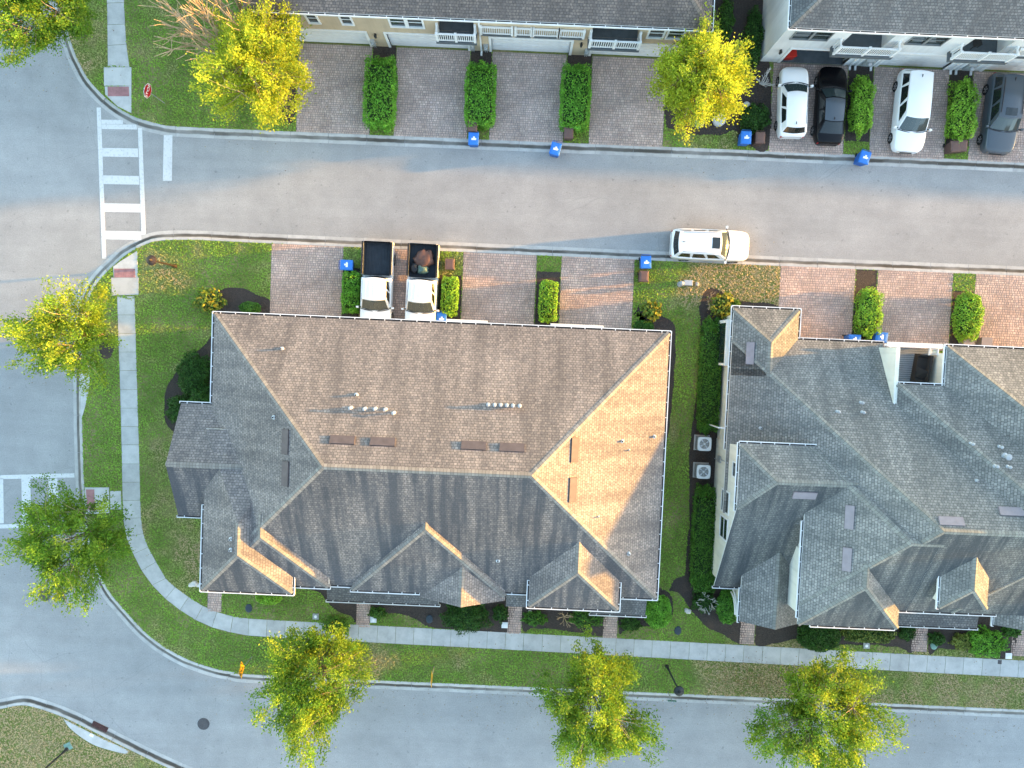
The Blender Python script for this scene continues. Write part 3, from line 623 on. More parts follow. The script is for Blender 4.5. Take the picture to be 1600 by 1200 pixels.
def lantern(h, x, y, z=2.0):
    m = MB(); m.box(x - 0.06, x + 0.06, y - 0.02, y + 0.01, z - 0.12, z + 0.12, 'black_metal'); m.lathe([(0, -0.2), (0.07, -0.16), (0.09, 0.1), (0.03, 0.2), (0, 0.22)], 'black_metal', 8, (x, y - 0.14, z)); m.box(x - 0.015, x + 0.015, y - 0.14, y, z + 0.12, z + 0.15, 'black_metal'); m.build('wall_lantern', h.root)
def downspout(h, x, y, z1, z0=0.15, r=0.05):
    m = MB(); m.box(x - r, x + r, y - 2 * r, y, z0, z1, 'gutter_white'); m.box(x - r - 0.01, x + r + 0.01, y - 2 * r - 0.22, y, z0 - 0.02, z0 + 0.07, 'gutter_white'); m.build('downspout', h.root)
# ---------------------------------------------------------------- the corner house in the middle
h = House('townhouse_block', 'large corner house with tan brown hipped shingle roof in the middle', -4.1, -6.4, 'shingle_tan', 'cap_tan', 'stucco_cream')
h.roof(Block(-17.31, 9.08, -14.2, 1.42, 5.4), 'LRTB', gseg={'L': (-3.7, 1.42), 'B': (-10.0, -8.9), 'R': (-14.2, 1.42)}, inset=(0.4, 0.4, 0.4, 0.45))
h.gutter(h.blocks[0], 'B', (0.25, 1.5)); h.gutter(h.blocks[0], 'B', (6.8, 9.08))
h.roof(Block(-17.0, -10.1, -14.24, -9.6, 5.75, hips='LRB', over={'L': (5.615, -17.0)}), 'B', inset=(0.1, 0.4, 0.4, 0), gseg={'B': (-12.1, -10.1)})
h.roof(Block(-17.32, -12.1, -14.56, -5.2, 6.2, pitch={'L': 0.667, 'R': 0.667, 'B': 0.667, 'T': 0.35}, hips='LRBT'), 'LRB', capskip=0.35, inset=(0.4, 0.4, 0.4, 0), gseg={'L': (-14.56, -9.7), 'R': (-14.56, -13.2)})
h.roof(Block(-8.8, 0.2, -14.42, -8.9, 5.5, hips='LRB'), 'B', inset=(0.4, 0.4, 0.4, 0), gseg={'B': (-8.8, -4.9)})
h.roof(Block(-4.8, 0.22, -14.72, -10.0, 5.32, pitch=0.6, hips='LR'), '', inset=(0.35, 0.35, 0.3, 0))
h.roof(Block(1.58, 6.76, -14.72, -9.0, 6.2, hips='LRB'), 'LRB', inset=(0.4, 0.4, 0.4, 0), gseg={'L': (-14.72, -13.3), 'R': (-14.72, -13.2)})
h.roof(Block(-19.2, -14.4, -10.5, -3.9, 5.2, pitch=0.56, hips='BT'), 'BT', inset=(0.3, 0, 0.38, 0.38), gseg={'B': (-19.2, -17.4), 'T': (-19.2, -17.4)})
for x0, x1, y0 in ((-10.82, -3.89, -15.98), (0.3, 1.75, -15.9), (5.6, 8.98, -16.12)):
    h.roof(Block(x0, x1, y0, -13.4, 2.85, pitch=0.3, hips='B'), 'B' if x0 != 0.3 else '', name='porch_roof', caps=False, walls=False, mat='shingle_slate')
    for x in ((x0 + 0.25, x1 - 0.25) if x0 != 0.3 else (x0 + 0.2,)): m = MB(); m.box(x - 0.13, x + 0.13, y0 + 0.25, y0 + 0.51, 0.1, 2.8, 'trim_white'); m.build('porch_post', h.root)
for u, v in ((441, 545), (557, 617), (428, 652), (361, 842), (361, 859), (972, 689), (1022, 682), (983, 703), (935, 807), (982, 865), (778, 876)): h.pipe_vent(u, v, r=0.06 if u not in (983, 935) else 0.035, h=0.26)
for u, v in ((549, 637), (571, 638.5), (587, 638.5), (603, 639.5), (616, 645), (763, 632), (773, 632.5), (782.5, 632.5), (792, 633), (801.5, 633.5), (812, 634)): h.pipe_vent(u, v, r=0.055, h=0.3, cap=True)
for u, v in ((535, 688), (598, 691), (740, 697), (800, 700), (447, 690), (447, 740), (897, 703), (894, 765)): h.box_vent(u, v, 'vent_brown')
m = MB()
for (u0, u1, v) in ((697, 762, 501.5), (860, 943, 508.5)):       # white arbour beams over the garage doors
    xa, ya = P(u0, v, 2.6); xb, _ = P(u1, v, 2.6); m = MB()
    m.box(xa, xb, 1.66, 1.78, 2.5, 2.68, 'trim_white'); m.box(xa, xb, 1.5, 1.6, 2.5, 2.66, 'trim_white'); ab = m.build('garage_arbour', h.root)
    q = MB(); q.box(xa + 0.05, xb - 0.05, 1.0, 1.76, 2.685, 2.71, 'trim_white'); q.build('arbour_roof', ab)
# ---------------------------------------------------------------- the grey roofed house on the right
g = House('townhouse_block', 'cream house with grey green shingle roof at the right edge', 24, -6, 'shingle_grey', 'cap_grey', 'stucco_cream')
g.roof(Block(13.40, 22.6, -9.4, 1.43, 3.0, hips='LTB', over={'L': (3.0, 13.27), 'B': (6.0, -14.1)}), 'LT', gseg={'L': (-5.4, 3.2), 'T': (17.4, 22.6)}, inset=(0.21, 0, 0, 0.4))
g.roof(Block(22.5, 23.55, -9.4, -2.2, 3.0, hips='LTB', over={'L': (2.995, 13.27), 'T': (2.995, 1.43), 'B': (5.995, -14.1)}), '', walls=False)
g.roof(Block(13.395, 17.42, -0.9, 3.21, 3.0, hips='LRT', over={'L': (3.0, 13.27)}), 'RT', gseg={'R': (1.6, 3.21)}, inset=(0.235, 0.35, 0, 0.4))
g.roof(Block(23.5, 42, -14.1, -2.2, 6.0, hips='BT', over={'B': (5.99, -14.1), 'T': (2.985, 1.43)}), 'B', gseg={'B': (23.2, 28.7)}, inset=(0, 0.3, 0.4, 0))
g.roof(Block(13.33, 20.5, -14.25, -4.76, 6.0, hips='LBT', over={'B': (6.0, -8.65), 'L': (6.0, 13.2)}), 'T', gseg={'T': (13.4, 18.4)}, inset=(0.24, 0, 0.4, 0.35))
b = Block(13.33, 14.9, -14.25, -8.6, 2.28, hips='B'); g.gutter(b, 'B'); b.ze = 6.0; b.r = (13.33, 20, -8.6, -4.8); g.gutter(b, 'L')
g.roof(Block(17.3, 23.7, -14.1, -4.8, 6.0, hips='LBT', over={'B': (5.985, -14.1)}), '', inset=(0.3, 0, 0.4, 0))
g.roof(Block(17.28, 23.1, -15.18, -10.95, 6.0, hips='LRB'), 'LB', gseg={'L': (-14.7, -9.2), 'B': (18.1, 22.85)}, inset=(0.25, 0.4, 0.4, 0))
g.roof(Block(24.42, 27.1, -13.3, -8.9, 7.72, hips='LRB'), 'L', gseg={'L': (-13.3, -11.3)}, inset=(0.2, 0.2, 0.2, 0), name='dormer_roof')
g.roof(Block(14.85, 18.5, -16.2, -11.5, 2.9, hips='LR'), 'L', gseg={'L': (-16.2, -14.2)}, inset=(0.3, 0.3, 0.9, 0), name='porch_roof')
g.roof(Block(22.49, 30, -9.2, -0.97, 5.4, hips='LT'), 'LT', gseg={'L': (-3.96, -0.97), 'T': (22.5, 25.2)}, inset=(0.02, 0, 0, 0.1))
g.roof(Block(25.2, 44, -14.1, 1.34, 5.4, hips='LTB', over={'B': (6.01, -14.1)}), 'LT', gseg={'L': (-0.9, 1.34), 'T': (25.2, 33)}, inset=(0.35, 0.3, 0.4, 0.4))
g.roof(Block(29.13, 34.2, -14.95, -10, 5.3, pitch=0.6, hips='LR'), 'L', gseg={'L': (-14.95, -14.2)}, inset=(0.35, 0.35, 0.3, 0))
g.roof(Block(23.0, 29.67, -16.02, -13.8, 2.85, pitch=0.16, hips='B'), 'B', gseg={'B': (24.4, 29.67)}, name='porch_roof', caps=False, walls=False, mat='shingle_slate')
m = MB(); m.box(29.2, 29.45, -15.8, -15.55, 0.1, 2.8, 'trim_white'); m.build('porch_post', g.root)
m = MB(); m.box(15.2, 15.44, -15.95, -15.7, 0.1, 2.8, 'trim_white'); m.build('porch_post', g.root)
m = MB()                                        # white curved garden arch beside the porch
for k in range(8):
    a0, a1 = math.pi / 2 * k / 8, math.pi / 2 * (k + 1) / 8
    for r in (1.1, 1.45): m.tube([(14.75, -16.0 + r * math.sin(a0), 1.2 + r * math.cos(a0)), (14.75, -16.0 + r * math.sin(a1), 1.2 + r * math.cos(a1))], 0.06, 'trim_white', 5)
m.build('porch_arch', g.root)
for u, v in ((1308, 643), (1345, 629), (1347, 644), (1516, 693), (1561, 698), (1554, 728), (1574, 729), (1526, 751), (1188, 669)): g.pipe_vent(u, v, r=0.05, h=0.22, cap=v not in (669, 751))
g.pipe_vent(1570, 713, r=0.10, h=0.3, cap=True)
for u, v in ((1173, 552), (1257, 773), (1328, 808), (1324, 874), (1486, 815), (1580, 800)): g.box_vent(u, v, 'vent_mauve')
# balcony over the garages
m = MB(); m.box(22.5, 25.65, -1.0, 1.2, 2.7, 3.0, 'trim_white'); bal = m.build('balcony', g.root); m = MB()
for k in range(17): q = MB(); y = -1.0 + k * 0.13; q.box(22.52, 25.6, y + 0.006, y + 0.124, 3.0, 3.03, 'deck_plank'); q.build('deck_board', bal)
m = MB(); m.box(22.3, 22.52, -3.9, 1.15, 2.5, 5.36, 'stucco_cream'); m.box(22.5, 25.6, -1.3, -1.0, 2.5, 5.2, 'stucco_cream'); m.box(22.6, 25.6, 0.9, 1.2, 0.1, 2.7, 'stucco_cream'); m.build('wall', g.root)
m = MB(); m.box(22.45, 25.75, 1.22, 1.5, 3.85, 3.98, 'trim_white'); m.box(22.7, 25.5, 1.25, 1.4, 3.03, 3.12, 'trim_white'); rl = m.build('railing', g.root)
for x0 in (22.65, 25.0):
    for k in range(5): q = MB(); q.box(x0 + 0.02, x0 + 0.5, 0.86 + k * 0.085, 0.90 + k * 0.085, 3.86, 3.92, 'trim_white'); q.build('slat', rl)
    q = MB(); q.box(x0, x0 + 0.05, 0.8, 1.22, 3.80, 3.95, 'trim_white'); q.box(x0 + 0.5, x0 + 0.56, 0.8, 1.22, 3.80, 3.95, 'trim_white'); q.build('rail', rl)
for k in range(22): q = MB(); x = 22.75 + k * 0.13; q.box(x - 0.02, x + 0.02, 1.3, 1.34, 3.12, 3.86, 'trim_white'); q.build('baluster', rl)
def side_window(hh, x, y0, y1, z0, z1, bars=True):
    """window in a wall that faces left"""
    m = MB(); w = 0.1
    for a, b, c, d in ((y0 - w, y1 + w, z1, z1 + w), (y0 - w, y1 + w, z0 - w, z0), (y0 - w, y0, z0, z1), (y1, y1 + w, z0, z1)): m.box(x - 0.06, x + 0.04, a, b, c, d, 'trim_white')
    f = m.build('window', hh.root); q = MB(); q.box(x - 0.025, x + 0.02, y0, y1, z0, z1, 'window_glass'); q.build('pane', f)
    if bars: q = MB(); q.box(x - 0.045, x - 0.026, y0, y1, (z0 + z1) / 2 - 0.03, (z0 + z1) / 2 + 0.03, 'trim_white'); q.build('glazing_bar', f)
side_window(g, 13.57, -9.35, -8.1, 2.2, 3.7); side_window(g, 13.57, -11.0, -9.75, 2.2, 3.7); side_window(g, 13.57, -6.9, -6.1, 4.2, 5.3)
m = MB(); m.box(13.2, 13.56, -0.35, 2.5, 0.2, 2.4, 'trim_white'); m.build('bay', g.root); m = MB(); m.box(13.19, 13.24, -0.2, 2.3, 0.7, 2.2, 'window_glass'); m.build('window', g.root)
m = MB(); m.tube([(13.3, -4.2, 2.85), (12.95, -4.2, 2.7), (12.9, -4.2, 0.2)], 0.05, 'gutter_white'); m.build('downspout', g.root)
m = MB(); m.box(13.48, 13.57, -6.55, -6.15, 0.9, 1.5, 'galvanised'); m.tube([(13.5, -6.3, 1.5), (13.5, -6.3, 3.2)], 0.03, 'galvanised'); m.tube([(13.5, -6.45, 0.9), (13.5, -6.45, 0.2)], 0.03, 'galvanised'); m.build('meter', g.root)
# ---------------------------------------------------------------- tan house along the top edge
t1 = House('townhouse_block', 'tan house with brown roof and white railings along the top edge', -3, 24, 'shingle_brown', 'cap_brown', 'stucco_tan')
t1.roof(Block(-16.2, 10.6, 18.85, 34.3, 5.2), 'BR', walls=False)
DOORS = [(-14.35, -9.84), (-8.51, -3.60), (-2.09, 2.81), (4.21, 9.23)]
WINS = [(-14.9, -14.3), (-12.85, -12.3), (-10.85, -10.3), (-7.97, -7.15), (-6.93, -6.11), (7.29, 8.11), (8.41, 9.27)]
BALC = [(-5.25, -3.0), (3.86, 6.78)]; YW = 19.02
facade(t1, -15.85, 10.3, YW, 0.05, 5.1, [(a, b, 0.13, 2.25) for a, b in DOORS] + [(a, b, 3.35, 4.5) for a, b in WINS] + [(a + 0.05, b - 0.05, 3.0, 4.98, 1.3) for a, b in BALC])
m = MB(); m.poly([(10.3, YW, 0.05), (10.3, 34, 0.05), (10.3, 34, 5.1), (10.3, YW, 5.1)], 'stucco_tan'); m.poly([(-15.85, 34, 0.05), (-15.85, YW, 0.05), (-15.85, YW, 5.1), (-15.85, 34, 5.1)], 'stucco_tan'); m.poly([(10.3, 34, 0.05), (-15.85, 34, 0.05), (-15.85, 34, 5.1), (10.3, 34, 5.1)], 'stucco_tan'); m.build('wall', t1.root)
for a, b in DOORS: garage(t1, a, b, YW)
for a, b in WINS: window(t1, a, b, 3.35, 4.5, YW)
for a, b in BALC:
    m = MB(); m.box(a - 0.1, b + 0.1, 18.33, YW + 1.28, 2.72, 2.985, 'deck_grey'); m.build('balcony', t1.root)
    railing(t1, [(a, YW - 0.05), (a, 18.42), ((a + b) / 2, 18.42), (b, 18.42), (b, YW - 0.05)], 3.0)
for a, b in ((-2.66, -0.81), (-0.6, 0.35), (0.45, 1.95), (2.0, 3.46)):
    m = MB(); m.box(a, b, 18.9, YW - 0.002, 2.72, 2.99, 'deck_grey'); m.build('balcony', t1.root); railing(t1, [(a, 18.93), (b, 18.93)], 3.0, 1.0)
for x in (-9.2, 3.45): lantern(t1, x, YW)
for x in (-9.55, -3.3, -2.45, 3.9):
    m = MB(); m.box(x - 0.14, x + 0.14, YW - 0.16, YW, 0.5, 1.25, 'meter_box'); m.lathe([(0.1, 0), (0.1, 0.09), (0, 0.11)], 'galvanised', 10, (x, YW - 0.2, 1.0)); m.tube([(x - 0.06, YW - 0.07, 0.5), (x - 0.06, YW - 0.07, 0.1)], 0.025, 'galvanised'); m.tube([(x + 0.06, YW - 0.07, 0.5), (x + 0.06, YW - 0.07, 0.1)], 0.025, 'galvanised'); m.build('utility_meter', t1.root)
downspout(t1, -2.75, YW, 5.0)
# ---------------------------------------------------------------- white house top right
t2 = House('townhouse_block', 'white house with slate grey roof and balconies at top right', 27, 26, 'shingle_slate', 'cap_slate', 'stucco_white')
t2.roof(Block(14.85, 41, 18.82, 34.3, 6.0), 'LB', walls=False)
YV = 19.12; DOORS = [(16.3, 20.3), (22.5, 26.7), (29.2, 33.4)]; BALC = [(18.55, 22.0), (25.65, 28.95)]
WINS = [(15.66, 16.66), (16.80, 17.77), (22.45, 23.40), (23.55, 24.5)]
facade(t2, 15.02, 40.8, YV, 0.05, 5.9, [(a, b, 0.13, 2.3) for a, b in DOORS] + [(a, b, 3.8, 4.9) for a, b in WINS] + [(a + 0.3, b - 0.6, 3.0, 5.5, 1.6) for a, b in BALC])
m = MB(); m.poly([(15.02, 34, 0.05), (15.02, YV, 0.05), (15.02, YV, 5.9), (15.02, 34, 5.9)], 'stucco_white'); m.poly([(40.8, YV, 0.05), (40.8, 34, 0.05), (40.8, 34, 5.9), (40.8, YV, 5.9)], 'stucco_white'); m.poly([(40.8, 34, 0.05), (15.02, 34, 0.05), (15.02, 34, 5.9), (40.8, 34, 5.9)], 'stucco_white'); m.build('wall', t2.root)
garage(t2, *DOORS[0], YV, 2.3, True); garage(t2, *DOORS[1], YV, 2.3); garage(t2, *DOORS[2], YV, 2.3)
for a, b in WINS: window(t2, a, b, 3.8, 4.9, YV, 0.07, 'ac_case')
for a, b in BALC:
    m = MB(); m.box(a - 0.12, b + 0.12, 18.55, YV + 1.55, 2.7, 2.985, 'deck_grey'); m.build('balcony', t2.root)
    railing(t2, [(a, YV - 0.05), (a, 18.65), ((a + b) / 2, 18.65), (b, 18.65), (b, YV - 0.05)], 3.0, 1.05)
m = MB(); m.box(29.2, 32.2, 18.95, YV - 0.002, 2.7, 2.985, 'deck_grey'); m.build('balcony', t2.root); railing(t2, [(29.2, 18.98), (32.2, 18.98)], 3.0)
for x in (20.75, 21.1, 22.1, 27.2, 27.55, 28.5): downspout(t2, x, YV, 2.7)
for x in (21.6, 28.0):
    m = MB(); m.box(x - 0.25, x + 0.25, YV - 0.18, YV, 0.5, 1.3, 'meter_box'); m.lathe([(0.12, 0), (0.12, 0.1), (0, 0.12)], 'pvc_white', 10, (x, YV - 0.3, 1.1)); m.build('utility_meter', t2.root)
lantern(t2, 15.7, YV)
# ---------------------------------------------------------------- unseen houses added beyond the right edge to cast the street shade
for x0, x1, y0, y1, ze, lab in ((45, 70, 18.2, 33.5, 5.6, 'added unseen tan house of the upper row that shades the street'), (74, 99, 17.8, 33, 5.6, 'farthest added unseen house of the upper row that shades the street'),
                                (48, 74, -29, -12.5, 5.6, 'added unseen house on the right that shades the lower road'), (46, 70, -9.5, 1.2, 5.2, 'added unseen house next to the grey roofed one for its shade')):
    n = House('townhouse_block', lab, (x0 + x1) / 2, (y0 + y1) / 2, 'shingle_brown', 'cap_brown', 'stucco_tan'); n.roof(Block(x0, x1, y0, y1, ze), 'LB')
# ================================================================== VEHICLES
def loft(m, rows, mat, close=True):
    for a, b in zip(rows, rows[1:]):
        for k in range(len(a) - 1): m.poly([a[k], a[k + 1], b[k + 1], b[k]], mat)
    if close: m.poly(rows[0], mat); m.poly(rows[-1][::-1], mat)
def car(label, cat, loc, heading, L, W, paint, st, cab, roofz, windows, name='car', sunroof=None, rails=False, sky_roof=None, bed=None, wheel=0.34, tail=0.0, parts_extra=None, wscreen='windscreen'):
    """heading: direction of the nose from +y, anticlockwise.  st: stations (y, halfwidth, belt z, nose rounding) along the body, front to rear,
    in fractions of L from the nose.  cab: (y of base front, roof front, roof rear, base rear) fractions, half widths at belt and roof"""
    root = empty(name, loc, heading); tag(root, label, cat, 'parked vehicles'); hw = W / 2
    yy = lambda f: L / 2 - f * L
    m = MB(); rows = []
    for f, w, z, zb in st:
        y = yy(f); w = w * hw; crown = 0.045
        half = [(w * 0.90, zb), (w * 0.985, zb + 0.10), (w, zb + 0.32), (w * 0.985, z - 0.14), (w * 0.945, z - 0.045), (w * 0.86, z), (w * 0.45, z + crown * 0.75), (0, z + crown)]
        rows.append([(x, y, q) for x, q in half] + [(-x, y, q) for x, q in half[::-1][1:]])
    # round the plan view of nose and tail
    loft(m, rows, paint); body = local(m, 'body', root, smooth=True, weld=True)
    sub = body.modifiers.new('smooth', 'SUBSURF'); sub.levels = 1; sub.render_levels = 2
    # wheels
    for f in (st[0][0] + 0.175, 1 - 0.19):
        for sx in (-1, 1):
            wm = MB(); c = (sx * (hw - 0.115), yy(f), wheel); n = 20
            ring = lambda r, x: [(c[0] + sx * x, c[1] + r * math.cos(2 * math.pi * k / n), c[2] + r * math.sin(2 * math.pi * k / n)) for k in range(n)]
            rs = [ring(wheel * 0.62, 0.115), ring(wheel * 0.93, 0.12), ring(wheel, 0.085), ring(wheel, -0.09), ring(wheel * 0.9, -0.12)]
            for a, b in zip(rs, rs[1:]):
                for k in range(n): wm.poly([a[k], a[(k + 1) % n], b[(k + 1) % n], b[k]], 'rubber')
            wo = local(wm, 'wheel', root)
            rm = MB(); fr = ring(wheel * 0.62, 0.112); hub = ring(wheel * 0.14, 0.105)
            for k in range(n): rm.poly([fr[k], fr[(k + 1) % n], hub[(k + 1) % n], hub[k]], 'rim_alloy' if k % 4 < 2 else 'trim_black')
            rm.poly(hub, 'rim_alloy'); local(rm, 'rim', wo)
    # cabin
    yb0, yr0, yr1, yb1, wb, wr = cab; wb *= hw; wr *= hw
    def zbelt(f):
        fs = [s[0] for s in st]; return float(np.interp(f, fs, [s[2] for s in st]))
    zb0, zb1 = zbelt(yb0) - 0.02, zbelt(yb1) - 0.02; zm = (zb0 + zb1) / 2 - 0.02; nseg = 6
    def base(t):   # t 0..1 round the left side from front centre to rear centre
        pass
    cm = MB()
    fb = lambda s: (s * wb, yy(yb0) - 0.16 * s * s, zb0)                  # curved windscreen base
    ft = lambda s: (s * wr, yy(yr0) - 0.09 * s * s, roofz - 0.045 - 0.02 * s * s)
    rb = lambda s: (s * wb * 0.97, yy(yb1) + 0.12 * s * s, zb1)
    rt = lambda s: (s * wr * 0.95, yy(yr1) + 0.07 * s * s, roofz - 0.055 - 0.02 * s * s)
    S = np.linspace(-1, 1, 9)
    def crown(s, f): return 0.05 * (1 - s * s) * math.sin(math.pi * min(max(f, 0.0), 1.0) ** 0.8) + 0.03 * math.sin(math.pi * f)
    for a, b in zip(S, S[1:]):                                            # windscreen and rear slopes, painted under the glass
        cm.poly([fb(a), fb(b), ft(b), ft(a)], paint); cm.poly([rb(b), rb(a), rt(a), rt(b)], paint)
    G = np.linspace(0, 1, 7)
    rp = lambda s, f: tuple(np.array(ft(s)) * (1 - f) + np.array(rt(s)) * f + np.array([0, 0, crown(s, f)]))
    for a, b in zip(S, S[1:]):
        for f, q in zip(G, G[1:]): cm.poly([rp(a, f), rp(b, f), rp(b, q), rp(a, q)], sky_roof or paint)
    for s in (-1, 1):
        lo = [tuple(np.array(fb(s)) * (1 - f) + np.array(rb(s)) * f + np.array([s * 0.03 * math.sin(math.pi * f), 0, 0])) for f in G]; up = [rp(s, f) for f in G]
        for k in range(6): q = [lo[k], lo[k + 1], up[k + 1], up[k]]; cm.poly(q if s < 0 else q[::-1], paint)
    cab_o = local(cm, 'cabin', root, smooth=True, weld=True)
    cab_o.data.polygons.foreach_set('use_smooth', [True] * len(cab_o.data.polygons))
    cab_o.modifiers.new('edges', 'EDGE_SPLIT').split_angle = math.radians(28)
    def pane(name, f0, f1, a, b, mat, lift=0.012, t0=0.06, t1=0.93):
        g = MB(); ss = np.linspace(a, b, 7)
        for u, v in zip(ss, ss[1:]):
            q = []
            for s_, t in ((u, t0), (v, t0), (v, t1), (u, t1)): q.append(Vector(f0(s_)) * (1 - t) + Vector(f1(s_)) * t)
            n = (q[1] - q[0]).cross(q[3] - q[0]).normalized(); n = n if n.z > 0 else -n; g.poly([p + n * lift for p in q], mat)
        return local(g, name, cab_o)
    pane('windscreen', fb, ft, -0.93, 0.93, wscreen); pane('rear_window', rb, rt, -0.9, 0.9, 'car_glass')
    for s in (-1, 1):
        for fa, fz in windows:
            g = MB(); q = []
            for f, t in ((fa, 0.12), (fz, 0.12), (fz - 0.012, 0.88), (fa + 0.03, 0.88)):
                lo = np.array(fb(s)) * (1 - f) + np.array(rb(s)) * f + np.array([s * 0.03 * math.sin(math.pi * f), 0, 0]); up = np.array(rp(s, f)); q.append(Vector(lo * (1 - t) + up * t))
            n = Vector((s, 0, 0.35)).normalized(); g.poly([p + n * 0.014 for p in q], 'car_glass'); local(g, 'side_window', cab_o)
    if sunroof:
        g = MB(); f0, f1, ww = sunroof
        pts = [Vector(rp(s_ * ww, f)) + Vector((0, 0, 0.014)) for f, s_ in ((f0, -1), (f0, 0), (f0, 1), (f1, 1), (f1, 0), (f1, -1))]
        g.poly([pts[0], pts[1], pts[4], pts[5]], 'car_glass'); g.poly([pts[1], pts[2], pts[3], pts[4]], 'car_glass'); local(g, 'sunroof', cab_o)
    if rails:
        for s in (-1, 1):
            g = MB(); pts = [Vector(rp(s * 0.9, f)) + Vector((0, 0, 0.05 if 0.02 < f < 0.98 else 0.0)) for f in (0.08, 0.14, 0.5, 0.86, 0.92)]; g.tube(pts, 0.022, rails, 6); local(g, 'roof_rail', cab_o)
    if name == 'pickup_truck':
        for sx in (-0.72, -0.36, 0.0, 0.36, 0.72):
            g = MB(); g.tube([Vector(rp(sx, f)) + Vector((0, 0, 0.002)) for f in (0.12, 0.3, 0.5, 0.7, 0.9)], 0.013, paint, 5); local(g, 'roof_rib', cab_o)
    else:
        g = MB(); q0 = Vector(rp(0, 0.88)); g.poly([q0 + Vector((0.02, 0.10, 0.0)), q0 + Vector((0, -0.08, 0.09)), q0 + Vector((-0.02, 0.10, 0.0))], 'trim_black'); g.poly([q0 + Vector((0.02, 0.10, 0.0)), q0 + Vector((0.02, -0.1, 0.0)), q0 + Vector((0, -0.08, 0.09))], 'trim_black'); g.poly([q0 + Vector((-0.02, -0.1, 0.0)), q0 + Vector((-0.02, 0.10, 0.0)), q0 + Vector((0, -0.08, 0.09))], 'trim_black'); local(g, 'antenna', cab_o)
    for s0, s1 in ((-0.05, -0.8), (0.75, 0.02)):                             # wipers resting on the screen
        g = MB(); pa = [Vector(fb(s0 + (s1 - s0) * k / 4)) * (1 - 0.05 - 0.05 * k / 4) + Vector(ft(s0 + (s1 - s0) * k / 4)) * (0.05 + 0.05 * k / 4) + Vector((0, 0.02, 0.03)) for k in range(5)]; g.tube(pa, 0.012, 'trim_black', 4); local(g, 'wiper', cab_o)
    # dark cowl and rear shut line
    g = MB()
    for a, b in zip(S, S[1:]): g.tube([Vector(fb(a)) + Vector((0, 0.02, 0.035)), Vector(fb(b)) + Vector((0, 0.02, 0.035))], 0.03, 'trim_black', 4, False)
    local(g, 'cowl', cab_o)
    # mirrors, lamps, bumpers
    for s in (-1, 1):
        g = MB(); y = yy(yb0) - 0.22; z = zb0 + 0.06
        g.tube([(s * wb * 0.98, y, z), (s * (hw + 0.03), y, z + 0.02)], 0.03, 'trim_black', 6); g.box(min(s * (hw + 0.02), s * (hw + 0.2)), max(s * (hw + 0.02), s * (hw + 0.2)), y - 0.06, y + 0.07, z - 0.05, z + 0.12, paint, taper=0.015); local(g, 'mirror', root)
        g = MB(); f, w, z, zb = st[1]; x0, x1 = w * hw * 0.55, w * hw * 0.93
        g.poly([(s * x0, yy(f) + 0.03, z - 0.02), (s * x1, yy(f) - 0.10, z - 0.055), (s * (x1 + 0.02), yy(f) - 0.06, z - 0.2), (s * x0, yy(f) + 0.10, z - 0.18)][::s], 'lamp_lens'); local(g, 'headlight', root)
        g = MB(); f, w, z, zb = st[-2]; x0, x1 = w * hw * 0.66, w * hw * 0.96
        g.box(min(s * x0, s * x1), max(s * x0, s * x1), yy(f) - 0.045 - tail, yy(f) + 0.05, z - 0.30, z - 0.12, 'tail_lens', taper=0.012); local(g, 'tail_light', root)
    g = MB(); f, w, z, zb = st[0]; g.box(-w * hw * 0.6, w * hw * 0.6, yy(f) - 0.04, yy(f) + 0.03, zb + 0.12, z - 0.18, 'trim_black', taper=0.012); local(g, 'grille', root)
    if bed:
        f0, f1 = bed; zz = 1.26; y0, y1 = yy(f0), yy(f1); wi = hw - 0.16
        g = MB()
        g.poly([(-wi, y1, zz - 0.45), (wi, y1, zz - 0.45), (wi, y0, zz - 0.45), (-wi, y0, zz - 0.45)], 'bed_liner')
        for k in range(9): x = -wi + 0.12 + k * (2 * wi - 0.24) / 8; g.box(x - 0.03, x + 0.03, y1, y0, zz - 0.452, zz - 0.43, 'bed_liner')
        for x in (-wi, wi): g.poly([(x, y1, zz - 0.45), (x, y0, zz - 0.45), (x, y0, zz - 0.02), (x, y1, zz - 0.02)][::(1 if x < 0 else -1)], 'bed_liner')
        g.poly([(-wi, y0, zz - 0.45), (wi, y0, zz - 0.45), (wi, y0, zz - 0.02), (-wi, y0, zz - 0.02)], 'bed_liner'); g.poly([(wi, y1, zz - 0.45), (-wi, y1, zz - 0.45), (-wi, y1, zz - 0.02), (wi, y1, zz - 0.02)], 'bed_liner'); local(g, 'bed_liner', root)
        for nm, x0, x1, ya, yb_, mt in (('bed_side', -hw + 0.01, -wi, y1 - 0.07, y0, paint), ('bed_side', wi, hw - 0.01, y1 - 0.07, y0, paint), ('tailgate', -wi, wi, y1 - 0.085, y1, 'paint_black')):
            g = MB(); g.box(x0, x1, ya, yb_, zz - 0.62, zz + 0.0, mt, top='trim_black' if nm == 'bed_side' else None, taper=0.018); local(g, nm, root)
    return root
SEDAN = [(0.0, 0.60, 0.62, 0.30), (0.02, 0.80, 0.68, 0.22), (0.07, 0.93, 0.76, 0.18), (0.18, 0.99, 0.86, 0.17), (0.30, 1.0, 0.94, 0.17), (0.5, 1.0, 0.97, 0.17), (0.7, 1.0, 0.99, 0.17), (0.86, 0.98, 1.02, 0.18), (0.95, 0.90, 0.98, 0.22), (0.985, 0.80, 0.90, 0.28), (1.0, 0.66, 0.76, 0.34)]
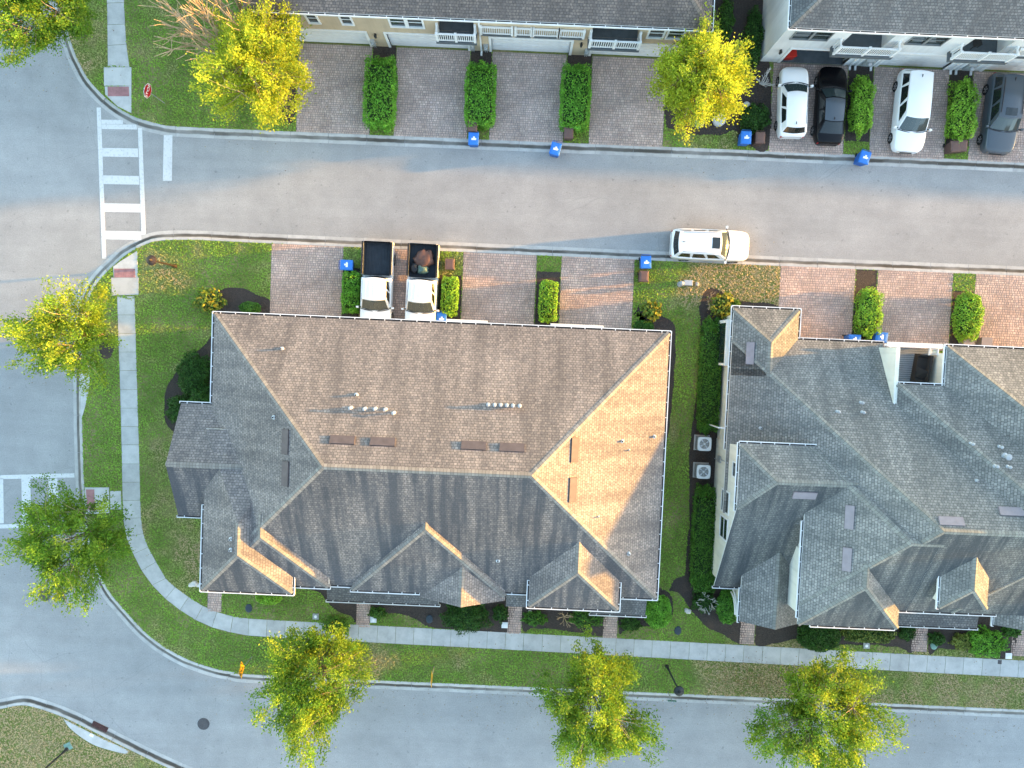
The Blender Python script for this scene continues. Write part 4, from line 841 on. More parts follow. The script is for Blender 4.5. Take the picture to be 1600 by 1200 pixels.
TALL = [(0.0, 0.64, 0.78, 0.34), (0.02, 0.84, 0.88, 0.26), (0.06, 0.94, 0.97, 0.22), (0.16, 0.99, 1.05, 0.2), (0.28, 1.0, 1.09, 0.2), (0.5, 1.0, 1.11, 0.2), (0.75, 1.0, 1.13, 0.2), (0.90, 0.985, 1.13, 0.22), (0.965, 0.93, 1.08, 0.26), (0.99, 0.86, 0.98, 0.3), (1.0, 0.74, 0.84, 0.36)]
HATCH = [(f, w, z * 0.97, b) for f, w, z, b in TALL]
TRUCK = [(0.0, 0.72, 0.92, 0.42), (0.015, 0.88, 1.02, 0.34), (0.05, 0.96, 1.10, 0.3), (0.14, 0.995, 1.15, 0.28), (0.26, 1.0, 1.18, 0.28), (0.45, 1.0, 1.19, 0.28), (0.595, 1.0, 1.19, 0.28), (0.60, 0.99, 1.19, 0.28), (0.604, 0.99, 0.72, 0.28), (0.62, 0.99, 0.72, 0.28), (0.7, 0.99, 0.72, 0.28), (0.94, 0.99, 0.74, 0.28), (0.985, 0.97, 0.74, 0.3), (1.0, 0.9, 0.70, 0.34)]
ZG = 0.135
def mid(u, v, z=0.0): x, y = P(u, v, z); return (x, y, ZG)
x, y = P(1110, 383, 0.9); car('white four-wheel-drive car with black sunroof parked against the street kerb', 'car', (x, y + 0.02, 0.01), -math.pi / 2, 4.95, 1.98, 'paint_white', TALL, (0.27, 0.40, 0.94, 0.985, 0.90, 0.72), 1.76, [(0.10, 0.34), (0.38, 0.66), (0.70, 0.94)], name='suv', sunroof=(0.03, 0.22, 0.5), rails='rim_alloy')
x = (P(565, 440, 1)[0] + P(613, 440, 1)[0]) / 2; yf = 6.58
t_a = car('white pickup truck with an empty black cargo bed', 'pickup truck', (x, yf - 2.92, ZG), math.pi + 0.0, 5.85, 2.0, 'paint_white', TRUCK, (0.24, 0.35, 0.59, 0.625, 0.90, 0.74), 1.90, [(0.12, 0.46), (0.52, 0.90)], name='pickup_truck', bed=(0.63, 0.975), wheel=0.39)
x = (P(634, 440, 1)[0] + P(685, 440, 1)[0]) / 2
t_b = car('white pickup truck with a brown tarp and bags in its bed', 'pickup truck', (x, yf - 2.94, ZG), math.pi - 0.01, 5.85, 2.0, 'paint_white', TRUCK, (0.24, 0.35, 0.59, 0.625, 0.90, 0.74), 1.90, [(0.12, 0.46), (0.52, 0.90)], name='pickup_truck', bed=(0.63, 0.975), wheel=0.39)
def lump(name, label, cat, c, size, mat, seed, rz=0.0):
    rg = random.Random(seed); bm = bmesh.new(); bmesh.ops.create_icosphere(bm, subdivisions=3, radius=1)
    ph = [rg.uniform(0, 6) for _ in range(6)]
    for v in bm.verts:
        p = v.co; k = 1 + 0.13 * math.sin(4 * p.x + ph[0]) * math.sin(5 * p.y + ph[1]) + 0.09 * math.sin(9 * p.y + 7 * p.z + ph[2]) + 0.05 * math.sin(15 * p.x + ph[3])
        v.co = Vector((math.copysign(abs(p.x) ** 0.7, p.x) * size[0] * k, math.copysign(abs(p.y) ** 0.7, p.y) * size[1] * k, max(p.z, -0.55) * size[2] * k))
    me = bpy.data.meshes.new(name); bm.to_mesh(me); bm.free(); me.materials.append(MATS[mat]); me.polygons.foreach_set('use_smooth', [True] * len(me.polygons))
    o = link(name, me, None, c); o.rotation_euler.z = rz; return tag(o, label, cat)
bx, by, bz = x, yf - 1.05, 0.95
lump('tarp', 'crumpled brown tarp heaped in the right pickup bed', 'tarp', (bx + 0.12, by + 0.0, bz + 0.22), (0.6, 0.55, 0.2), 'tarp_brown', 3, 0.5)
lump('rubbish_bag', 'pale green plastic bag in the pickup bed beside the brown tarp', 'bag', (bx + 0.05, by - 0.66, bz + 0.2), (0.34, 0.26, 0.24), 'bag_green', 5)
lump('rubbish_bag', 'black plastic bag in the corner of the loaded pickup bed', 'bag', (bx - 0.5, by - 0.55, bz + 0.15), (0.24, 0.34, 0.22), 'trim_black', 8)
def cpx(u0, u1, v0, v1, z): return ((P(u0, (v0 + v1) / 2, z)[0] + P(u1, (v0 + v1) / 2, z)[0]) / 2, (P((u0 + u1) / 2, v0, z)[1] + P((u0 + u1) / 2, v1, z)[1]) / 2, ZG)
car('white hatchback parked nose in beside the black sedan', 'car', cpx(1214, 1262, 106, 216, 0.75), 0.02, 4.35, 1.80, 'paint_white', HATCH, (0.24, 0.40, 0.90, 0.975, 0.90, 0.70), 1.52, [(0.14, 0.44), (0.48, 0.82)], wheel=0.32)
car('glossy black sedan parked beside the white hatchback', 'car', cpx(1269, 1325, 105, 227, 0.7), -0.01, 4.85, 1.86, 'paint_black', SEDAN, (0.28, 0.44, 0.74, 0.90, 0.90, 0.66), 1.45, [(0.14, 0.46), (0.50, 0.84)], wheel=0.33, sky_roof='paint_grey')  # roof colour has the bluish sky reflection painted in
car('white minivan parked facing the street', 'minivan', cpx(1390, 1456, 109, 239, 0.8), math.pi - 0.035, 5.1, 1.99, 'paint_white', TALL, (0.22, 0.37, 0.93, 0.985, 0.92, 0.74), 1.76, [(0.10, 0.36), (0.40, 0.70), (0.73, 0.95)], name='minivan', wheel=0.34)
car('grey crossover with a small sunroof at the right edge', 'car', cpx(1531, 1598, 114, 242, 0.8), math.pi - 0.05, 4.95, 1.98, 'paint_grey', TALL, (0.25, 0.39, 0.93, 0.985, 0.91, 0.73), 1.74, [(0.10, 0.36), (0.40, 0.70), (0.73, 0.95)], name='crossover_car', sunroof=(0.05, 0.22, 0.5), rails='trim_black')
# ================================================================== SMALL THINGS
def bin_(u, v, rz, kind, label, z=ZD, zl=1.0):
    x, y = P(u, v, zl); blue = kind == 'blue'; a, b_ = ('bin_blue', 'bin_blue_dark') if blue else ('bin_brown', 'bin_brown_dark')
    root = empty('wheelie_bin', (x, y, z), rz); tag(root, label, 'bin', 'wheeled refuse bins'); w, d, hh = (0.31, 0.38, 1.0) if blue else (0.28, 0.34, 0.95)
    m = MB(); t = 0.075; c = lambda s, q, zz: [(-w * s, -d * q, zz), (w * s, -d * q, zz), (w * s, d * q, zz), (-w * s, d * q, zz)]
    rows = [c(0.78, 0.74, 0.04), c(0.82, 0.78, 0.1), c(0.96, 0.95, hh - 0.1), c(1.02, 1.0, hh - 0.09), c(1.02, 1.0, hh - 0.03)]
    for p, q in zip(rows, rows[1:]):
        for k in range(4): m.poly([p[k], p[(k + 1) % 4], q[(k + 1) % 4], q[k]], b_)
    m.poly(rows[0][::-1], b_); m.poly(rows[-1], b_); local(m, 'body', root)
    m = MB(); rows = [c(1.06, 1.04, hh - 0.03), c(1.06, 1.04, hh + 0.01), c(0.96, 0.95, hh + 0.05), c(0.62, 0.62, hh + 0.075)]
    for p, q in zip(rows, rows[1:]):
        for k in range(4): m.poly([p[k], p[(k + 1) % 4], q[(k + 1) % 4], q[k]], a)
    m.poly(rows[-1], a); m.poly(rows[0][::-1], a); lid = local(m, 'lid', root)
    if blue:
        m = MB(); z1 = hh + 0.0775
        m.box(-0.13, 0.15, -0.10, 0.03, z1 - 0.004, z1, 'sticker_white'); m.box(-0.03, 0.08, 0.035, 0.12, z1 - 0.004, z1, 'sticker_white'); m.box(0.155, 0.19, -0.05, 0.0, z1 - 0.004, z1, 'sticker_white'); local(m, 'emblem', lid)
    m = MB(); m.tube([(-w * 0.9, d * 1.0, hh - 0.08), (-w * 0.9, d + 0.09, hh - 0.04), (w * 0.9, d + 0.09, hh - 0.04), (w * 0.9, d * 1.0, hh - 0.08)], 0.02, b_, 6); local(m, 'handle', root)
    for s in (-1, 1):
        m = MB(); n = 12
        for k in range(n):
            p, q = 2 * math.pi * k / n, 2 * math.pi * (k + 1) / n; f = lambda an, xx: (xx, d * 0.8 + 0.12 * math.cos(an), 0.12 + 0.12 * math.sin(an))
            x0, x1 = s * (w * 0.84), s * (w * 0.84 + 0.05); m.poly([f(p, x0), f(q, x0), f(q, x1), f(p, x1)], 'rubber'); m.poly([f(p, x1), f(q, x1), (x1, d * 0.8, 0.12)], 'rubber')
        local(m, 'wheel', root)
bin_(740, 217, 0.0, 'blue', 'blue bin on the kerb below the second top hedge', 0.03); bin_(738.5, 197, 0.0, 'brown', 'brown bin tucked against the second top hedge')
bin_(868, 232.5, -0.22, 'blue', 'tilted blue bin standing on the road edge below the third hedge', 0.012); bin_(888.5, 208, 0.02, 'brown', 'brown bin at the end of the third top hedge')
bin_(1165, 215.5, 0.0, 'blue', 'blue bin on the lawn left of the white hatchback', ZL); bin_(1187.5, 215.5, 0.03, 'brown', 'brown bin on the lawn left of the white hatchback', ZL)
bin_(1351, 246, -0.25, 'blue', 'blue bin at the kerb below the black sedan', 0.03); bin_(1503, 228, 0.0, 'brown', 'brown bin at the end of the hedge by the minivan', 0.115); bin_(1488, 231, 0.1, 'brown', 'darker brown bin left of the one at the minivan hedge', 0.115, 0.7)
bin_(542, 414.5, 1.57, 'blue', 'blue bin above the hedge left of the pickups'); bin_(703, 413, 0.02, 'brown', 'brown bin on the grass right of the loaded pickup'); bin_(690, 498, 0.0, 'blue', 'blue bin half under the eave beside the loaded pickup', 0.115)
bin_(1009, 410, 0.05, 'blue', 'blue bin on the lawn left of the street-parked white car', ZL); bin_(1006, 432, 0.02, 'brown', 'brown bin below the blue one on the lower lawn', ZL)
bin_(1334, 531, 1.57, 'blue', 'blue bin half hidden by the grey roof edge', 0.125); bin_(1376, 527, 1.5, 'blue', 'blue bin beside the white balcony wall', 0.115)
for u, v, l in ((1513, 533.5, 'pale flat box below the rightmost lower hedge'), (1541, 535, 'pale flat box on the rightmost lower driveway')):
    x, y = P(u, v, 0.6); m = MB(); m.box(-0.33, 0.33, -0.3, 0.3, 0, 0.52, 'vent_mauve', taper=0.02); m.box(-0.36, 0.36, -0.33, 0.33, 0.52, 0.58, 'vent_mauve', taper=0.02); o = m.build('storage_box', origin=(0, 0, 0)); o.location = (x, y, 0.125); tag(o, l, 'box')
# ---- street lamps
def lamp(u, v, hgt, label, mat, z=ZL):
    x, y = P(u, v, z); root = empty('street_lamp', (x, y, z)); tag(root, label, 'street lamp', 'street lamps')
    m = MB(); m.lathe([(0.14, 0), (0.14, 0.08), (0.10, 0.15), (0.08, 0.5), (0.055, 0.65)], mat, 12); local(m, 'base', root, True)
    m = MB(); m.lathe([(0.065, 0.6), (0.05, hgt - 0.55), (0.09, hgt - 0.5), (0.05, hgt - 0.45)], mat, 10); local(m, 'pole', root, True)
    m = MB(); m.lathe([(0.05, hgt - 0.45), (0.14, hgt - 0.38), (0.22, hgt - 0.05), (0.21, hgt)], 'lamp_lens' if mat == 'bronze_metal' else mat, 12); lh = local(m, 'lamp_head', root, True)
    m = MB(); m.lathe([(0.32, hgt - 0.03), (0.30, hgt + 0.06), (0.12, hgt + 0.16), (0.06, hgt + 0.26), (0, hgt + 0.32)], mat, 12); m.lathe([(0, hgt - 0.03), (0.32, hgt - 0.03)], mat, 12); local(m, 'cap', lh, True)
lamp(274, 416, 3.3, 'copper brown street lamp on the corner lawn by the upper crosswalk', 'bronze_metal'); lamp(1042, 1041, 3.7, 'black street lamp on the verge between the lower street trees', 'black_metal'); lamp(105, 1170, 3.9, 'black street lamp in the bottom left corner lawn', 'black_metal')
m = MB(); m.box(-0.25, 0.25, -0.25, 0.25, 0, 0.06, 'dish_green', taper=0.02); o = m.build('lamp_footing', origin=(0, 0, 0)); o.location = (*P(107, 1166, ZL), ZL + 0.01); o.rotation_euler.z = 0.5; tag(o, 'small green concrete footing at the bottom left lamp', 'footing')
# ---- signs
def text_mesh(txt, size, mat, name, parent, M):
    cu = bpy.data.curves.new(name, 'FONT'); cu.body = txt; cu.size = size; cu.align_x = 'CENTER'; cu.align_y = 'CENTER'; cu.extrude = 0.002; cu.offset = 0.008
    o = bpy.data.objects.new('tmp', cu); COL.objects.link(o); dg = bpy.context.evaluated_depsgraph_get(); me = bpy.data.meshes.new_from_object(o.evaluated_get(dg)); bpy.data.objects.remove(o)
    me.transform(M); me.materials.clear(); me.materials.append(MATS[mat]); return link(name, me, parent)
FX = Matrix(((0, 0, 1, 0), (1, 0, 0, 0), (0, 1, 0, 0), (0, 0, 0, 1)))       # sign plane xy -> faces +x
def sign(u, v, label, kind, rz, hc, lean=0.0, z=ZL):
    x, y = P(u, v, z); root = empty(kind, (x, y, z), rz); root.rotation_euler.y = lean; tag(root, label, 'road sign', 'road signs')
    m = MB(); m.tube([(0, 0, 0), (0, 0, hc + 0.42)], 0.03, 'galvanised', 8); local(m, 'post', root)
    def plate(n, r, rot, t, mat, x0):
        m = MB(); p = [(0, r * math.cos(rot + 2 * math.pi * k / n), hc + r * math.sin(rot + 2 * math.pi * k / n)) for k in range(n)]
        f = [(x0 + t, a, b) for _, a, b in p]; bk = [(x0, a, b) for _, a, b in p]; m.poly(f, mat); m.poly(bk[::-1], 'galvanised')
        for k in range(n): m.poly([bk[k], bk[(k + 1) % n], f[(k + 1) % n], f[k]], mat)
        return m
    if kind == 'stop_sign':
        face = local(plate(8, 0.46, math.pi / 8, 0.012, 'sticker_white', 0.032), 'sign_plate', root); local(plate(8, 0.425, math.pi / 8, 0.004, 'sign_red', 0.045), 'sign_field', face)
        text_mesh('STOP', 0.36, 'sticker_white', 'lettering', face, Matrix.Translation((0.052, 0, hc)) @ FX)
    else:
        face = local(plate(4, 0.56, 0, 0.012, 'sign_yellow', 0.032), 'sign_plate', root); m = MB()
        for q in ([(-0.05, -0.3), (0.05, -0.3), (0.05, 0.0), (-0.05, 0.0)], [(-0.05, 0.0), (0.05, 0.0), (-0.16, 0.2), (-0.22, 0.13)], [(-0.30, 0.08), (-0.10, 0.26), (-0.32, 0.30)]): m.poly([(0.048, a, hc + b) for a, b in q], 'ink_black')
        local(m, 'arrow', face)
sign(257, 161, 'red octagonal STOP sign on the lawn by the upper crosswalk', 'stop_sign', -0.25, 2.35)
sign(394, 1026, 'yellow diamond bend sign left of the leftmost lower street tree', 'warning_sign', 0.05, 2.1); sign(678.5, 1041, 'yellow diamond sign seen edge on above the lower kerb', 'warning_sign', 0.02, 2.0)
x, y = P(1043.5, 1081, ZL); root = empty('street_name_sign', (x, y, ZL)); tag(root, 'small grey street name sign beside the black lower lamp', 'road sign'); m = MB(); m.tube([(0, 0, 0), (0, 0, 1.5)], 0.03, 'galvanised', 8); local(m, 'post', root); m = MB(); m.box(-0.28, 0.28, -0.012, 0.012, 1.2, 1.42, 'dish_green'); local(m, 'blade', root)
# ---- covers and drains
def cover(u, v, label, r=0.4):
    x, y = P(u, v); m = MB(); m.lathe([(r, -0.02), (r, 0.012), (r - 0.06, 0.016), (r - 0.07, 0.009), (r - 0.10, 0.009), (r - 0.11, 0.017), (r * 0.32, 0.017), (r * 0.3, 0.011), (0, 0.011)], 'iron_cover', 24)
    for k in range(8): a = k * math.pi / 4; m.box(-0.02, 0.02, r * 0.36, r - 0.14, 0.017, 0.024, 'iron_cover', M=Matrix.Rotation(a, 4, 'Z'))
    o = m.build('manhole_cover', origin=(0, 0, 0)); o.location = (x, y, 0.003); tag(o, label, 'manhole cover')
cover(318, 1131, 'round dark manhole cover on the lower road'); cover(70, 930, 'round manhole cover under the edge of the lower left tree'); cover(8, 525.5, 'small square valve cover on the left road', 0.13)
for u, v, l in ((82, 5, 'x'),): pass
x, y = P(155.5, 1137); root = empty('storm_drain', (x, y, 0.01), math.radians(-24)); tag(root, 'rusty storm drain grate beside the curved concrete apron', 'drain')
m = MB(); m.box(-0.55, 0.55, -0.27, 0.27, 0.0, 0.02, 'rusty_grate'); local(m, 'frame', root)
for k in range(9): m = MB(); xx = -0.48 + k * 0.12; m.box(xx - 0.035, xx + 0.035, -0.25, 0.25, 0.02, 0.045, 'rusty_grate', taper=0.005); local(m, 'bar', root)
def apron(pts, label):
    q = ccw([tuple(p) for p in smooth_line([P(*p) for p in pts + pts[:1]], 0.2)[:-1]]); NOGRASS.append(q); o = sheet('drain_apron', q, ZW + 0.012, 'sidewalk_concrete', 0.12); struct(o, label)
apron([(101, 1122), (128, 1136), (160, 1152), (199, 1170), (198, 1176), (175, 1171), (150, 1163), (128, 1150), (110, 1135)], 'curved concrete apron behind the storm drain')
apron([(128, 572), (140, 570), (141.5, 600), (137, 625), (131, 648), (128.5, 648)], 'concrete storm inlet top on the left kerb')
m = MB(); m.box(-0.14, 0.14, -0.1, 0.1, 0, 0.012, 'sticker_white'); o = m.build('drain_label', origin=(0, 0, 0)); o.location = (*P(145, 1147), ZW + 0.014); o.rotation_euler.z = -0.4; tag(o, 'small white marker plate on the curved concrete apron', 'marker')
# ---- water meter boxes, rocks, path lights, hydrant
def meter(u, v, label, mat='meter_box'):
    x, y = P(u, v, ZL); root = empty('meter_box', (x, y, ZL), 0.02); tag(root, label, 'meter box', 'meter boxes in the front beds'); m = MB(); m.box(-0.21, 0.21, -0.2, 0.2, 0, 0.07, mat, taper=0.012); local(m, 'box', root); m = MB(); m.lathe([(0.1, 0.07), (0.1, 0.085), (0, 0.09)], 'sticker_white', 12); local(m, 'lid', root)
for a in ((493.5, 963, 'grey meter box on grass beside the lower left street tree'), (583.5, 968, 'grey meter box right of the porch path', 'ac_top'), (788.5, 976.5, 'white meter box left of the centre path', 'sticker_white'), (1353.5, 1008.5, 'grey meter box below the striped yellow shrubs'), (1575.5, 1024.5, 'white meter box by the bottom right path', 'sticker_white')): meter(*a)
x, y = P(1562, 1034.5, ZW); m = MB(); m.box(-0.13, 0.13, -0.13, 0.13, 0, 0.006, 'iron_cover'); o = m.build('valve_cover', origin=(0, 0, 0)); o.location = (x, y, ZW + 0.006); tag(o, 'small dark square cover set in the sidewalk at right', 'cover')
for i, (u, v, s, l) in enumerate(((298, 914, 0.15, 'leftmost pale rock at the lower left roof corner'), (303.5, 912, 0.2, 'largest pale rock at the lower left roof corner'), (310, 914.5, 0.14, 'pale rock touching the lower left roof corner'), (1073, 954, 0.15, 'left pale rock below the bare shrub'), (1076, 955.5, 0.16, 'right pale rock below the bare shrub'), (828, 956, 0.12, 'pale round stone below the right front gable'), (1166, 164, 0.22, 'tan stone below the bare tan shrub by the hatchback'))):
    x, y = P(u, v, 0.2); lump('rock', l, 'rock', (x, y, 0.11 + s * 0.45), (s, s * 0.9, s * 0.8), 'rock_pale', 20 + i)
for u, v, l in ((389, 950, 'small dark ground cover lid on the lower left front lawn'), (671, 967, 'small dark lid in the mulch under the centre gable'), (1059, 985, 'dark blue lid on the lawn right of the round bush'), (1459, 1008, 'teal lid in the mulch by the flat porch roof')):
    x, y = P(u, v, ZL); m = MB(); m.lathe([(0.24, 0), (0.23, 0.05), (0.18, 0.07), (0, 0.08)], 'ac_dark' if u < 1400 else 'dish_green', 12); o = m.build('ground_access_cover', origin=(0, 0, 0)); o.location = (x, y, ZL + 0.008); o.scale = (1, 1.25, 1); tag(o, l, 'lid')
x, y = P(1062, 444, ZL); root = empty('fire_hydrant', (x, y, ZL)); tag(root, 'white capped hydrant on the lawn below the street-parked car', 'hydrant'); m = MB(); m.lathe([(0.17, 0), (0.17, 0.06), (0.11, 0.08), (0.11, 0.5), (0.16, 0.55), (0.16, 0.62), (0.13, 0.72), (0.05, 0.8), (0, 0.82)], 'pvc_white', 14); local(m, 'barrel', root, True)
for s in (-1, 1): m = MB(); m.tube([(0.09 * s, 0, 0.42), (0.2 * s, 0, 0.42)], 0.06, 'pvc_white', 8); local(m, 'nozzle', root)
x, y = P(1075, 442, 0.4); m = MB(); m.box(-0.26, 0.26, -0.16, 0.16, 0, 0.36, 'meter_box', taper=0.01); m.box(-0.29, 0.29, -0.19, 0.19, 0.36, 0.42, 'galvanised', taper=0.03); o = m.build('utility_box', origin=(0, 0, 0)); o.location = (x, y, ZL); tag(o, 'grey utility box right of the white hydrant', 'utility box')
x, y = P(1089, 444, 0.2); lump('rock', 'small mossy stone right of the grey utility box', 'rock', (x, y, 0.19), (0.13, 0.13, 0.12), 'meter_box', 44)
for u, v, r, l, mt in ((1093, 192, 0.3, 'green lid under the yellow tree by the white house', 'dish_green'), (1124, 187, 0.42, 'pale round stone slab under the yellow tree by the white house', 'rock_pale'), (1113, 130, 0.3, 'grey slab glimpsed through the yellow tree by the white house', 'vent_mauve')):
    x, y = P(u, v, 0.3); m = MB(); m.lathe([(r, 0), (r, 0.32), (r * 0.9, 0.38), (0, 0.4)], mt, 10); o = m.build('utility_pedestal', origin=(0, 0, 0)); o.location = (x, y, ZL); tag(o, l, 'utility pedestal')
# ---- air conditioners
for u, v, l in ((1100.5, 693.5, 'upper of the two air conditioners by the cream wall'), (1099, 737, 'lower of the two air conditioners by the cream wall')):
    x, y = P(u, v, 0.85); root = empty('air_conditioner', (x, y, 0.12)); tag(root, l, 'air conditioner', 'air conditioners beside the cream wall'); m = MB(); m.box(-0.5, 0.5, -0.5, 0.5, 0, 0.05, 'sidewalk_concrete'); local(m, 'plinth', root)
    m = MB(); m.box(-0.42, 0.42, -0.42, 0.42, 0.05, 0.76, 'ac_case')
    for k in range(12): z = 0.1 + k * 0.054; m.box(-0.43, 0.43, -0.43, 0.43, z, z + 0.02, 'ac_case')
    case = local(m, 'casing', root); m = MB(); n = 24
    ring = lambda r, z: [(r * math.cos(2 * math.pi * k / n), r * math.sin(2 * math.pi * k / n), z) for k in range(n)]
    def sq(w, z):
        o_ = []
        for k in range(n):
            a = 2 * math.pi * k / n; c_, s_ = math.cos(a), math.sin(a); e = (abs(c_) ** 7 + abs(s_) ** 7) ** (-1 / 7); o_.append((w * e * c_, w * e * s_, z))
        return o_
    rs = [sq(0.44, 0.74), sq(0.45, 0.79), sq(0.42, 0.83), ring(0.33, 0.83), ring(0.32, 0.70)]
    for a, b in zip(rs, rs[1:]):
        for k in range(n): m.poly([a[k], a[(k + 1) % n], b[(k + 1) % n], b[k]], 'ac_top')
    m.poly(ring(0.32, 0.70), 'ac_dark'); local(m, 'top_cover', case)
    for k in range(4):
        m = MB(); a0 = k * math.pi / 2 + (0.3 if v > 700 else 0.0); m.poly([(0.04 * math.cos(a0), 0.04 * math.sin(a0), 0.74), (0.29 * math.cos(a0 - 0.15), 0.29 * math.sin(a0 - 0.15), 0.73), (0.3 * math.cos(a0 + 0.32), 0.3 * math.sin(a0 + 0.32), 0.75), (0.29 * math.cos(a0 + 0.75), 0.29 * math.sin(a0 + 0.75), 0.78), (0.08 * math.cos(a0 + 0.6), 0.08 * math.sin(a0 + 0.6), 0.76)], 'ac_blade'); local(m, 'fan_blade', root)
    m = MB(); m.lathe([(0.07, 0.74), (0.07, 0.8), (0, 0.81)], 'ac_top', 12)
    for r in (0.14, 0.22, 0.30): m.tube([(r * math.cos(2 * math.pi * k / 20), r * math.sin(2 * math.pi * k / 20), 0.84) for k in range(21)], 0.004, 'ac_top', 4, False)
    for k in range(8): a = k * math.pi / 4; m.tube([(0, 0, 0.85), (0.34 * math.cos(a), 0.34 * math.sin(a), 0.835)], 0.005, 'ac_top', 4, False)
    local(m, 'grille', root)
# ---- balcony furniture, things in the garage
root = empty('garden_sofa', (24.85, 0.0, 3.03), 0.0); root.rotation_euler.z = -0.12; tag(root, 'dark covered sofa on the grey plank balcony', 'sofa')
m = MB(); m.box(-0.36, 0.4, -0.85, 0.85, 0.02, 0.42, 'furniture_dark', taper=0.03); local(m, 'seat', root); m = MB(); m.box(0.24, 0.42, -0.85, 0.85, 0.42, 0.8, 'furniture_dark', taper=0.04); local(m, 'backrest', root)
for s in (-1, 1): m = MB(); m.box(-0.34, 0.38, s * 0.77 - 0.08, s * 0.77 + 0.08, 0.4, 0.62, 'furniture_dark', taper=0.03); local(m, 'arm', root)
m = MB(); m.poly([(-0.3, -0.5, 0.47), (0.5, -0.75, 0.5), (0.25, -0.15, 0.75), (-0.4, 0.05, 0.6)], 'furniture_dark'); m.poly([(-0.3, -0.5, 0.40), (0.5, -0.75, 0.43), (0.5, -0.75, 0.5), (-0.3, -0.5, 0.47)], 'furniture_dark'); local(m, 'cushion', root)
for i, (x, y, z, l) in enumerate(((26.9, 19.55, 2.99, 'dark chair on the right balcony of the white house'),)):
    root = empty('balcony_chair', (x, y, z), 0.3); tag(root, l, 'chair'); m = MB(); m.box(-0.25, 0.25, -0.25, 0.25, 0.4, 0.46, 'furniture_dark'); local(m, 'seat', root); m = MB(); m.box(-0.25, 0.25, 0.2, 0.27, 0.44, 0.95, 'furniture_dark'); local(m, 'backrest', root)
    for sx in (-0.22, 0.22):
        for sy in (-0.22, 0.22): m = MB(); m.box(sx - 0.02, sx + 0.02, sy - 0.02, sy + 0.02, 0, 0.41, 'furniture_dark'); local(m, 'leg', root)
root = empty('storage_tub', (16.75, 19.5, 0.14), 0.1); tag(root, 'bright red tub just inside the open garage', 'tub'); m = MB(); m.box(-0.28, 0.28, -0.24, 0.24, 0, 0.7, 'container_red', taper=-0.04); local(m, 'body', root); m = MB(); m.box(-0.34, 0.34, -0.3, 0.3, 0.7, 0.76, 'container_red', taper=0.02); local(m, 'lid', root)
# ================================================================== VEGETATION
def leaf_mesh(name, C, D, N, ln, wd, cols, mat, parent=None, loc=None, extra=None):
    """rhombic leaves: centres C, directions D, normals N; one colour each"""
    D = D / np.linalg.norm(D, axis=1)[:, None]; S = np.cross(D, N); S /= np.linalg.norm(S, axis=1)[:, None] + 1e-9
    ln, wd = ln[:, None], wd[:, None]; n = len(C)
    V = np.stack([C - D * ln * 0.5, C + S * wd * 0.5 - D * ln * 0.06, C + D * ln * 0.5, C - S * wd * 0.5 - D * ln * 0.06], 1).reshape(-1, 3)
    me = bpy.data.meshes.new(name); me.vertices.add(4 * n); me.vertices.foreach_set('co', V.astype(np.float32).ravel()); me.loops.add(4 * n); me.loops.foreach_set('vertex_index', np.arange(4 * n, dtype=np.int32))
    me.polygons.add(n); me.polygons.foreach_set('loop_start', np.arange(0, 4 * n, 4, dtype=np.int32)); me.polygons.foreach_set('loop_total', np.full(n, 4, np.int32)); me.update(); me.validate()
    me.materials.append(MATS[mat]); set_tint(me, cols); return link(name, me, parent, loc)
def rdir(n, up=0.0, rg=RNG):
    v = rg.normal(size=(n, 3)); v[:, 2] += up; return v / np.linalg.norm(v, axis=1)[:, None]
